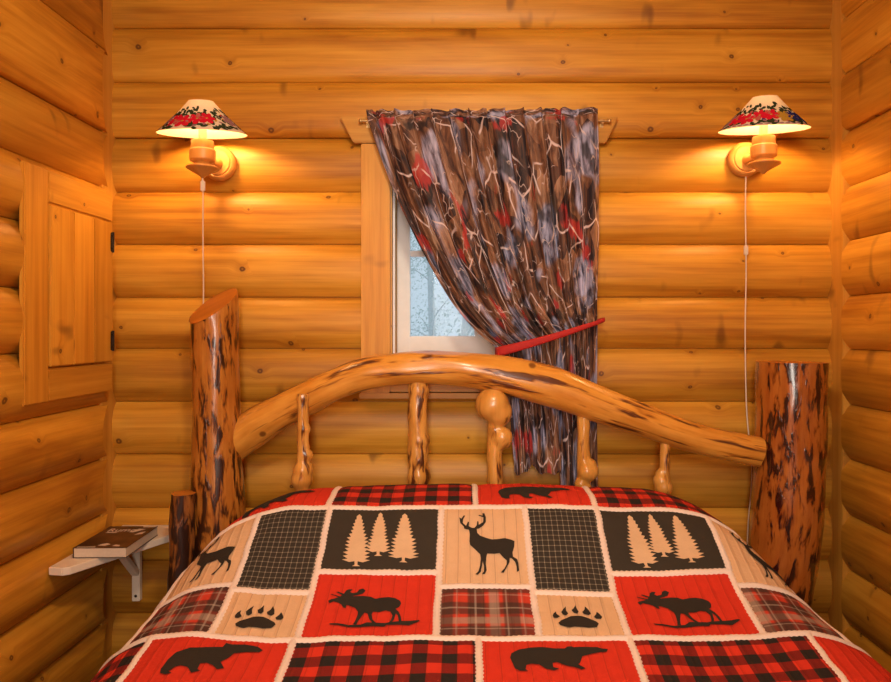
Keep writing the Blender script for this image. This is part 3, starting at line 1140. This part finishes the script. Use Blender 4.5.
def solid(c, d=None):
    d = d or tuple(x * .85 for x in c)
    return lambda k, u, v: k.mix(k.noise(k.xyz(k.math('MULTIPLY', u, 40.0), k.math('MULTIPLY', v, 40.0)), 1.0, 3.0), d, c)


def stripe(k, x, period, a, b_, soft=.02):
    """1 where frac(x/period) lies between a and b."""
    f = k.math('FRACT', k.math('DIVIDE', x, period))
    return k.math('MULTIPLY', k.sstep(f, a - soft, a + soft), k.sstep(f, b_ + soft, b_ - soft))


def buffalo(k, u, v):
    a = stripe(k, u, .062, .25, .75)
    b_ = stripe(k, v, .062, .25, .75)
    s = k.math('ADD', a, b_)
    tw = k.math('FRACT', k.math('MULTIPLY', k.math('ADD', u, v), 420.0))
    mid = k.mix(k.sstep(tw, .45, .55), (.24, .018, .013), (.14, .014, .011))
    c = k.mix(k.sstep(s, .4, .6), (.60, .038, .018), mid)
    return k.mix(k.sstep(s, 1.4, 1.6), c, (.022, .018, .016))


def windowpane(k, u, v):
    a = stripe(k, u, .0145, .42, .58, .08)
    b_ = stripe(k, v, .0165, .42, .58, .08)
    s = k.math('ADD', a, b_)
    c = k.mix(k.math('MULTIPLY', k.sstep(s, .3, .9), .34), (.040, .034, .028), (.40, .35, .26))
    return k.mix(k.sstep(s, 1.3, 1.8), c, (.46, .40, .30))


def tartan(k, u, v):
    def bands(x):
        return (stripe(k, x, .150, .04, .30), stripe(k, x, .150, .37, .52), stripe(k, x, .150, .58, .82), stripe(k, x, .150, .145, .175, .008), stripe(k, x, .150, .86, .89, .008), stripe(k, x, .150, .62, .645, .008))
    A, B = bands(u), bands(v)
    c = (.52, .050, .026)
    blk, gry = (.040, .032, .026), (.34, .29, .23)
    for i, (cc, st) in enumerate(((blk, .74), (gry, .60), (blk, .70))):
        c = k.mix(k.math('MULTIPLY', A[i], st), c, cc)
        c = k.mix(k.math('MULTIPLY', B[i], st), c, cc)
    for i, st in ((3, .26), (4, .16), (5, .22)):
        c = k.mix(k.math('MULTIPLY', A[i], st), c, (.70, .62, .52))
        c = k.mix(k.math('MULTIPLY', B[i], st), c, (.70, .62, .52))
    return c


QM = [cloth('quilt_red', solid((.62, .040, .018), (.54, .033, .015))),
      cloth('quilt_buffalo', buffalo),
      cloth('quilt_charcoal', solid((.050, .042, .032)), channels=False),
      cloth('quilt_tan', solid((.70, .465, .275), (.62, .40, .23))),
      cloth('quilt_grid', windowpane, channels=False),
      cloth('quilt_tartan', tartan),
      cloth('quilt_backing', solid((.30, .05, .03)))]
RED, BUF, CHR, TAN, GRD, TAR, BCK = range(7)
M_LACE = cloth('quilt_lace', solid((.90, .78, .70), (.84, .69, .60)), channels=False)
M_MBLK = cloth('motif_black', solid((.036, .030, .024)), channels=False)
M_MTAN = cloth('motif_tan', solid((.78, .54, .33)), channels=False)

PER = 0.711
V1, V2, V3 = .135, .350, .577
VD, VG = .398, .417
RH = V3 - V1                # tall band
BH = 0.235                  # band of bears and checks
patches = []
seams = []                  # polylines in (u, v)
UMAX = 1.50
ULO, UHI = XQ - UMAX, XQ + UMAX


def clipu(a, b_):
    return max(a, ULO), min(b_, UHI)


def add_patch(a, b_, c_, d, mi):
    a, b_ = clipu(a, b_)
    c_, d = max(c_, VMIN + .002), min(d, VMAX)
    if b_ - a > .004 and d - c_ > .004:
        patches.append((a, b_, c_, d, mi))


def add_seam(p, q):
    (a, c_), (b_, d) = p, q
    a, b_ = max(min(a, b_), ULO), min(max(a, b_), UHI)
    c_, d = max(min(c_, d), VMIN + .002), min(max(c_, d), VMAX - .003)
    if b_ < a or d < c_:
        return
    seams.append(((a, c_), (b_, d)))


def bear_band(va, vb):
    for kx in range(-3, 4):
        o = kx * (PER + .005)
        add_patch(-.688 + o, -.366 + o, va, vb, RED)
        add_patch(-.366 + o, .035 + o - .002, va, vb, BUF)
        add_seam((-.688 + o, va), (-.688 + o, vb))
        add_seam((-.366 + o, va), (-.366 + o, vb))


def tall_band(va):
    vb = va + RH
    for kx in range(-3, 4):
        o = kx * PER
        a, b_, c_, d = -.360 + o, -.063 + o, .160 + o, .353 + o
        add_patch(a, b_, va, va + V2 - V1, CHR)
        add_patch(a, b_, va + V2 - V1, vb, RED)
        add_patch(b_, c_, va, va + VD - V1, TAN)
        add_patch(b_, c_, va + VD - V1, vb, TAR)
        add_patch(c_, d, va, va + VG - V1, GRD)
        add_patch(c_, d, va + VG - V1, vb, TAN)
        for q in (a, b_, c_):
            add_seam((q, va), (q, vb))
        add_seam((a, va + V2 - V1), (b_, va + V2 - V1))
        add_seam((b_, va + VD - V1), (c_, va + VD - V1))
        add_seam((c_, va + VG - V1), (d, va + VG - V1))


v = V1
bear_band(V1 - BH, V1)
add_seam((ULO, V1), (UHI, V1))
add_seam((ULO, V1 - BH), (UHI, V1 - BH))
add_patch(ULO, UHI, VMIN, V1 - BH, BCK)
band = 0
while v < VMAX:
    if band % 2 == 0:
        tall_band(v)
        v += RH
    else:
        bear_band(v, v + BH)
        v += BH
    add_seam((ULO, min(v, VMAX - .004)), (UHI, min(v, VMAX - .004)))
    band += 1

mb = MB()
for a, b_, c_, d, mi in patches:
    nu = max(2, int((b_ - a) / .014))
    nv = max(2, int((d - c_) / .014))
    if d > 1.1:
        nu, nv = max(2, nu // 2), max(2, nv // 2)
    rows, uvs = [], []
    for i in range(nu + 1):
        u = lerp(a, b_, i / nu)
        r, w = [], []
        for j in range(nv + 1):
            vv = lerp(c_, d, j / nv)
            # padding puffs up between seams
            e = min((u - a), (b_ - u), (vv - c_), (d - vv)) / .03
            r.append(S(u, vv, .004 * min(1, max(0, e)) ** .5))
            w.append((u, vv))
        rows.append(r)
        uvs.append(w)
    mb.grid(rows, uvs, mi)
quilt = mb.build('quilt', QM)
tag(quilt, 'patchwork quilt with bears, moose, deer and plaid squares covering the bed', 'quilt')
quilt.data.materials[0].use_backface_culling = False

# lace tape over the seams (wavy edges)
mb = MB()
for (a, c_), (b_, d) in seams:
    hor = abs(b_ - a) > abs(d - c_)
    ln_ = (b_ - a) if hor else (d - c_)
    n = max(3, int(ln_ / .006))
    hw = .0092 if hor else .0082
    rows, uvs = [], []
    for i in range(n + 1):
        t = i / n
        w = hw + (.0022 if i % 2 else -.0012)
        wob = .0025 * noise.noise(Vector((a * 3 + t * ln_ * 22, c_ * 5, .7)))
        u, vv = lerp(a, b_, t), lerp(c_, d, t)
        r, q = [], []
        for s_, o in ((-1, .0008), (-.5, .0058), (0, .0068), (.5, .0058), (1, .0008)):
            uu, v2 = (u, vv + wob + s_ * w) if hor else (u + wob + s_ * w, vv)
            v2 = min(max(v2, VMIN + .001), VMAX - .001)
            r.append(S(uu, v2, o))
            q.append((uu, v2))
        rows.append(r)
        uvs.append(q)
    mb.grid(rows, uvs, flip=not hor)
lace = mb.build('seam_tape', M_LACE, quilt)
tag(lace, 'pale pink ruffled tape along the quilt seams')


def motif(name, polys, mat, du=0.0, dv=0.0):
    """Cloth-space polygons cut on a 1.6 cm lattice so that they follow the quilt."""
    b = MB()
    for pts in polys:
        bm = bmesh.new()
        vs = [bm.verts.new((x + du, y + dv, 0)) for x, y in pts]
        for tri in tessellate_polygon([[Vector((x, y, 0)) for x, y in pts]]):
            try:
                bm.faces.new([vs[i] for i in tri])
            except ValueError:
                pass
        xs = [x + du for x, _ in pts]
        ys = [y + dv for _, y in pts]
        for lo, hi, no in ((min(xs), max(xs), (1, 0, 0)), (min(ys), max(ys), (0, 1, 0))):
            q = lo + .016
            while q < hi:
                co = tuple(q * c for c in no)
                bmesh.ops.bisect_plane(bm, geom=bm.verts[:] + bm.edges[:] + bm.faces[:], plane_co=co, plane_no=no)
                q += .016
        ids = {}
        for w in bm.verts:
            ids[w] = b.vert(S(w.co.x, w.co.y, .0062))
        for f in bm.faces:
            b.face([ids[w] for w in f.verts], [(w.co.x, w.co.y) for w in f.verts])
        bm.free()
    return b.build(name, mat, quilt)


def P(ox, oy, sc, pts):
    return [uv_at(ox + x / sc, oy + y / sc) for x, y in pts]


moose = [P(320, 580, 8.1, q) for q in (
    [(66, 192), (90, 180), (140, 168), (165, 160), (190, 140), (215, 118), (240, 130), (275, 155), (300, 152), (360, 148), (410, 150), (450, 165), (500, 155), (560, 150), (610, 158), (650, 180), (658, 205), (640, 235), (612, 248), (640, 275), (655, 310), (662, 352), (640, 352), (630, 300), (615, 285), (600, 330), (580, 357), (556, 360), (575, 335), (588, 300), (570, 270), (530, 262), (480, 275), (430, 272), (420, 290), (425, 330), (450, 360), (425, 364), (400, 330), (385, 285), (360, 280), (330, 320), (310, 350), (295, 380), (268, 378), (285, 350), (305, 300), (308, 275), (285, 245), (230, 225), (215, 225), (210, 250), (190, 245), (175, 220), (150, 205), (110, 195), (80, 210)],
    [(85, 142), (97, 140), (170, 158), (162, 168)], [(132, 124), (150, 120), (205, 140), (190, 150)],
    [(190, 142), (215, 108), (235, 98), (268, 98), (245, 118), (262, 128), (300, 122), (320, 98), (350, 88), (372, 105), (345, 132), (310, 142), (258, 154)],
    [(75, 373), (140, 373), (230, 386), (330, 378), (380, 358), (450, 360), (530, 360), (560, 352), (650, 346), (740, 343), (800, 336), (812, 345), (760, 365), (720, 382), (650, 376), (540, 376), (520, 392), (430, 392), (330, 400), (230, 404), (140, 387), (85, 384)])]
deer = [P(445, 505, 8.53, q) for q in (
    [(205, 220), (235, 205), (270, 205), (275, 250), (300, 275), (350, 292), (400, 305), (450, 302), (510, 295), (560, 310), (592, 325), (590, 370), (575, 420), (580, 455), (615, 475), (625, 510), (632, 575), (612, 588), (610, 540), (598, 500), (570, 470), (552, 465), (550, 500), (525, 550), (500, 595), (475, 592), (505, 560), (525, 520), (528, 490), (490, 455), (465, 425), (420, 430), (360, 425), (352, 460), (350, 520), (355, 570), (340, 600), (315, 602), (332, 575), (332, 530), (322, 490), (315, 530), (305, 580), (280, 605), (258, 603), (285, 575), (298, 530), (305, 470), (300, 430), (255, 385), (215, 350), (208, 320), (212, 260)],
    [(208, 222), (165, 210), (160, 190), (130, 160), (122, 115), (140, 125), (160, 98), (172, 100), (155, 130), (152, 160), (180, 185), (195, 150), (205, 155), (203, 190), (238, 208)],
    [(248, 208), (270, 185), (275, 150), (285, 150), (288, 180), (325, 155), (328, 115), (285, 100), (290, 94), (320, 100), (318, 80), (335, 78), (348, 110), (348, 155), (325, 185), (290, 212), (268, 215)])]
bear = [P(150, 635, 7.128, [(75, 295), (80, 265), (130, 200), (190, 150), (290, 112), (400, 105), (520, 105), (545, 75), (570, 80), (590, 82), (680, 82), (770, 95), (805, 118), (780, 135), (690, 140), (600, 150), (560, 185), (505, 215), (530, 262), (480, 268), (450, 240), (405, 222), (360, 225), (340, 265), (360, 275), (295, 290), (270, 250), (220, 240), (180, 250), (135, 280), (155, 295), (110, 305)])]
bear_r = [P(500, 640, 7.425, [(75, 150), (85, 115), (140, 85), (220, 70), (310, 68), (400, 78), (480, 80), (500, 66), (530, 66), (545, 74), (640, 75), (720, 78), (760, 92), (800, 98), (790, 118), (740, 120), (680, 130), (610, 145), (595, 190), (580, 205), (635, 238), (605, 248), (560, 230), (490, 215), (420, 185), (390, 190), (395, 225), (440, 238), (400, 250), (340, 232), (290, 195), (230, 188), (195, 200), (190, 235), (212, 245), (150, 248), (110, 232), (95, 195)])]


def pine(ax, ay, cx, by, hw, ty, n, rnd):
    L_, R_ = [], []
    for i in range(1, n + 1):
        t = i / n
        xc = lerp(ax, cx, t)
        y = lerp(ay, by, t)
        w = hw * (t ** .66) * rnd.uniform(.88, 1.08)
        dy = (by - ay) / n
        L_ += [(xc - w * .60, y - dy * .62), (xc - w, y - dy * .42)]
        R_ += [(xc + w * .60, y - dy * .62), (xc + w, y - dy * .42)]
    return [(ax, ay)] + R_ + [(cx + hw * .45, by + 8), (cx + 14, by), (cx + 12, ty - 15), (cx + 36, ty), (cx - 36, ty), (cx - 12, ty - 15), (cx - 14, by), (cx - hw * .45, by + 8)] + L_[::-1]


rn = random.Random(4)
pines = [P(330, 505, 8.91, pine(*a, rn)) for a in ((265, 92, 235, 525, 135, 568, 13), (453, 76, 430, 430, 108, 470, 12), (668, 85, 655, 485, 138, 527, 13))]
paw = [P(535, 595, 11.14, q) for q in (
    [(258, 345), (290, 315), (350, 285), (400, 258), (460, 252), (520, 255), (600, 280), (680, 310), (710, 335), (690, 375), (600, 385), (530, 380), (440, 380), (390, 395), (330, 385), (280, 370)],
    [(195, 260), (205, 230), (232, 203), (240, 235), (278, 265), (250, 285), (210, 285)],
    [(290, 210), (310, 180), (340, 145), (345, 190), (370, 225), (345, 250), (310, 240)],
    [(405, 185), (430, 165), (447, 130), (465, 170), (485, 200), (470, 225), (430, 215)],
    [(525, 205), (550, 180), (555, 140), (595, 180), (622, 225), (600, 242), (545, 230)],
    [(655, 260), (680, 230), (685, 203), (720, 230), (748, 260), (735, 282), (680, 280)])]
for o in (0, 1):
    motif('moose_motif', moose, M_MBLK, o * PER)
    motif('pine_trees_motif', pines, M_MTAN, o * PER)
for o in (-1, 0, 1):
    motif('deer_motif', deer, M_MBLK, o * PER)
for o in (-1, 0):
    motif('paw_motif', paw, M_MBLK, o * PER)
motif('bear_motif', bear, M_MBLK)
motif('bear_motif', bear_r, M_MBLK)
# bears of the top band (same shape one band higher)
dvb = -.592
motif('bear_motif', bear, M_MBLK, 0, dvb)
motif('bear_motif', bear_r, M_MBLK, 0, dvb)

# ------------------------------------------------------------------ curtain, rod, tie
k = NT('camo_curtain')
u, v = k.uv()
base = k.xyz(k.math('MULTIPLY', u, 1.15), k.math('MULTIPLY', v, .85))
wn = k.noise(base, 9.0, 2.0, color=True)
wc = k.n('ShaderNodeVectorMath', operation='MULTIPLY_ADD')
k.t.links.new(wn, wc.inputs[0]); wc.inputs[1].default_value = (.06, .06, .0); k.t.links.new(base, wc.inputs[2])
wv = wc.outputs[0]
cells = k.voro(wv, 15.0)
sepc = k.n('ShaderNodeSeparateColor'); k.t.links.new(cells.outputs['Color'], sepc.inputs[0])
n1 = k.noise(k.xyz(k.math('MULTIPLY', u, 42.0), k.math('MULTIPLY', v, 12.0)), 1.0, 5.0, .62, .7)
col = k.ramp(k.math('ADD', k.math('MULTIPLY', n1, .75), k.math('MULTIPLY', sepc.outputs[0], .25)),
             [(.36, (.014, .009, .014)), (.46, (.085, .036, .024)), (.56, (.19, .085, .045)), (.70, (.38, .22, .14))])
grey = k.noise(base, 6.5, 2.0)
col = k.mix(k.math('MULTIPLY', k.sstep(grey, .52, .60), .8), col, k.ramp(n1, [(.38, (.035, .04, .08)), (.62, (.50, .53, .78))]))
rd = k.noise(k.xyz(k.math('ADD', u, 5.3), v), 7.5, 1.5)
col = k.mix(k.math('MULTIPLY', k.sstep(k.math('ADD', rd, k.math('MULTIPLY', k.math('SUBTRACT', n1, .5), .35)), .61, .66), .8), col, (.42, .03, .03))
dk = k.noise(k.xyz(u, k.math('ADD', v, 9.1)), 9.0, 3.0)
col = k.mix(k.math('MULTIPLY', k.sstep(dk, .58, .66), .8), col, (.014, .010, .012))
ed = k.voro(wv, 9.5, 'DISTANCE_TO_EDGE')
ln1 = k.math('MULTIPLY', k.sstep(ed.outputs['Distance'], .034, .010), k.sstep(k.noise(base, 12.0, 1.0), .46, .53))
wn2 = k.noise(base, 24.0, 2.0, color=True)
wc2 = k.n('ShaderNodeVectorMath', operation='MULTIPLY_ADD')
k.t.links.new(wn2, wc2.inputs[0]); wc2.inputs[1].default_value = (.07, .07, .0); k.t.links.new(base, wc2.inputs[2])
ed2 = k.voro(wc2.outputs[0], 21.0, 'DISTANCE_TO_EDGE')
ln2 = k.math('MULTIPLY', k.sstep(ed2.outputs['Distance'], .05, .012), k.sstep(k.noise(base, 16.0, 1.0), .54, .60))
col = k.mix(k.math('MULTIPLY', ln1, .85), col, (.74, .60, .60))
col = k.mix(k.math('MULTIPLY', ln2, .7), col, (.64, .50, .48))
k.bsdf(col, .65, k.bump(k.noise(base, 60.0, 3.0), .3, .003), .35)
M_CAMO = k.m

YCU = -0.066
Ledge = [(366, 110), (367, 116), (369, 124), (384, 166), (400, 205), (418, 243), (437, 278), (456, 308), (478, 333), (502, 352)]
Redge = [(598, 108), (598, 113), (598, 120), (599, 160), (599, 200), (599, 240), (598, 270), (597, 295), (597, 312), (597, 324)]
NL = 90
Lp = spline([at(x, y, YCU) for x, y in Ledge], NL)
Rp = spline([at(x, y, YCU) for x, y in Redge], NL)
NS = 220
rows, uvs = [], []


def folds(s, seed=0.0):
    w = s * 12.5 + 1.1 * noise.noise(Vector((s * 4.0, seed, 0)))
    a = .75 + .5 * noise.noise(Vector((s * 7.0, seed + 3, 0)))
    return a * math.sin(2 * PI * w) + .35 * math.sin(2 * PI * w * 2.3 + 1.0)


for i in range(NL):
    t = i / (NL - 1)
    r, q = [], []
    gather = 1.0 if t < .12 else 1.0
    amp = .0065 + .007 * min(1, t * 1.6) + .006 * t * t
    if .085 < t < .15:
        amp *= .75
    head = math.exp(-((t - .0) / .05) ** 2)
    for j in range(NS + 1):
        s = j / NS
        sw = s + .012 * math.sin(2 * PI * s * 12.5) * (1 - t * .3) * min(1, s * 8, (1 - s) * 8)
        p = Lp[i].lerp(Rp[i], sw)
        f = folds(s)
        drift = .004 * noise.noise(Vector((s * 22, t * 5, 7)))
        edge = 1 - t * t * (1 - min(1, s * 14, (1 - s) * 14))
        p.y -= (amp * f + drift) * edge - .002 + .009 * t * t
        if t < .12:
            p.z += .004 * noise.noise(Vector((s * 40, t * 3, 2))) * (1 - t / .12) + .003 * f * (1 - t / .12)
        # sag between the fold lines lower down
        p.z -= .010 * t * math.sin(PI * s) * 0.3
        r.append(p)
        q.append((s * 1.25, t * .86))
    rows.append(r)
    uvs.append(q)
mb = MB()
mb.grid(rows, uvs, flip=False)
# tail below the tie
NT_ = 40
for tail in range(1):
    rows2, uv2 = [], []
    for i in range(NT_ + 1):
        t = i / NT_
        r, q = [], []
        for j in range(NS + 1):
            s = j / NS
            top = rows[-1][j]
            hem = 470 if s < .50 else (470 + 24 * min(1, (s - .50) / .06))
            hem += 4 * math.sin(s * 21) + 2 * math.sin(s * 47)
            xb = interp([(0, 514), (.25, 533), (.48, 561), (.56, 560), (.75, 578), (1, 598)], s)
            bot = at(xb, hem, YCU)
            p = Vector(top).lerp(bot, t)
            am = .009 + .005 * math.sin(PI * min(1, t * 1.2))
            f = folds(s * .62 + .2, 2.0)
            f0 = folds(s)
            fy = lerp(f0 * .0195 * min(1, s * 14, (1 - s) * 14), f * am, min(1, t * 2.5))
            p.y = YCU - .009 - fy - .002 + (.006 if s > .52 else -.006) * min(1, t * 2)
            p.x += .006 * math.sin(PI * t) * (s - .5) * -1.2
            r.append(p)
            q.append((s * 1.25, .86 + t * .36))
        rows2.append(r)
        uv2.append(q)
    mb.grid(rows2, uv2)
cur = mb.build('curtain', M_CAMO)
tag(cur, 'camouflage patterned curtain of brown leaves and branches swept to the right of the window', 'curtain')

b = MB()
ra, rb = at(362, 119.5, -.043), at(608, 122.5, -.043)
ra.z = rb.z = (ra.z + rb.z) / 2
rod = thing('curtain_rod', (0.05, -0.05, ra.z), 'slim brass rod carrying the camouflage curtain over the window', 'curtain rod')
# keep the rod inside the pocket: bring it to the cloth's mean plane
b.tube([ra, rb], .0045, 12)
b.build('rod', M_BRASS, rod)
for p, sgn in ((ra, -1), (rb, 1)):
    b = MB()
    b.lathe([(.0001, -.002), (.0065, 0), (.007, .006), (.005, .010), (.0001, .011)], p, Vector((sgn, 0, 0)), 14)
    b.build('finial', M_BRASS, rod)
    b = MB()
    q = Vector((p.x - sgn * .018, 0, p.z))
    b.box((q.x - .006, -.0285, q.z - .018), (q.x + .006, -.0262, q.z + .010), bev=.0008)
    b.box((q.x - .004, p.y - .004, q.z - .0085), (q.x + .004, -.0285, q.z - .0048), bev=.0008)
    b.build('rod_bracket', M_BRASS, rod, smooth=False)

M_TIE = plain('red_tie', (.42, .012, .010), .75, var=.2, vs=60)
ta, tb = at(495, 352.5, -.075), at(605, 319.5, -.075)
rows, uvs = [], []
n = 40
loop = []
for i in range(n + 1):
    t = i / n
    c = ta.lerp(tb, t)
    c.y = -.075 - .045 * (max(0, math.sin(PI * t)) ** .3)
    c.z -= .004 * math.sin(PI * t)
    hw = lerp(.0165, .0065, t)
    loop.append((c, hw))
back = []
for i in range(n + 1):
    t = 1 - i / n
    c = ta.lerp(tb, t)
    c.y = -.075 + .043 * (max(0, math.sin(PI * t)) ** .3)
    back.append((c, lerp(.0165, .0065, t)))
full = loop + back[1:]
for c, hw in full:
    rows.append([c + Vector((0, 0, hw * s_)) + Vector((0, -.002 * (1 - s_ * s_), 0)) for s_ in (-1, -.5, 0, .5, 1)])
    uvs.append([(c.x, c.z + s_ * .01) for s_ in (-1, -.5, 0, .5, 1)])
mb = MB()
mb.grid(rows, uvs)
o = mb.build('curtain_tieback', M_TIE)
tag(o, 'narrow red cloth band cinching the curtain just above the headboard', 'curtain tieback')
sd = o.modifiers.new('thick', 'SOLIDIFY'); sd.thickness = .0015

# ------------------------------------------------------------------ light
w = bpy.data.worlds.new('World')
SC.world = w
w.use_nodes = True
bg = w.node_tree.nodes['Background']
bg.inputs[0].default_value = (0.80, 0.92, 1.0, 1)
bg.inputs[1].default_value = 0.80


def area(name, loc, target, sx, sy, power, col, spread=PI):
    l = bpy.data.lights.new(name, 'AREA')
    l.shape = 'RECTANGLE'; l.size = sx; l.size_y = sy; l.energy = power; l.color = col; l.spread = spread
    o = bpy.data.objects.new(name, l)
    C.objects.link(o)
    o.location = loc
    o.rotation_euler = (Vector(target) - Vector(loc)).to_track_quat('-Z', 'Y').to_euler()
    return o


pl = bpy.data.lights.new('overhead_fill_light', 'POINT')  # unseen overhead fill, added to lift the quilt and upper walls
pl.energy = 46; pl.color = (1.0, .82, .60); pl.shadow_soft_size = .10
po = bpy.data.objects.new('overhead_fill_light', pl)
C.objects.link(po); po.location = (0.0, -1.75, 2.22)
area('bed_fill_light', (-0.05, -3.40, 1.30), (0.03, -.75, .75), .45, 1.7, 10, (1.0, .87, .74), math.radians(75))  # added warm fill behind the camera, narrowed to brighten the bed

# ------------------------------------------------------------------ camera
cam = bpy.data.cameras.new('camera')
cam.sensor_fit = 'HORIZONTAL'
cam.sensor_width = 36.0
cam.lens = F / 891.0 * 36.0
cam.shift_x = -(PX - 445.5) / 891.0
cam.shift_y = (PY - 341.0) / 891.0
cam.clip_start = 0.02
co = bpy.data.objects.new('camera', cam)
C.objects.link(co)
co.location = (0, CAMY, CAMZ)
co.rotation_euler = (PI / 2, 0, 0)
SC.camera = co

SC.view_settings.view_transform = 'Standard'
SC.view_settings.look = 'None'
SC.view_settings.gamma = 1.0
SC.view_settings.use_curve_mapping = False
SC.view_settings.exposure = 0.08
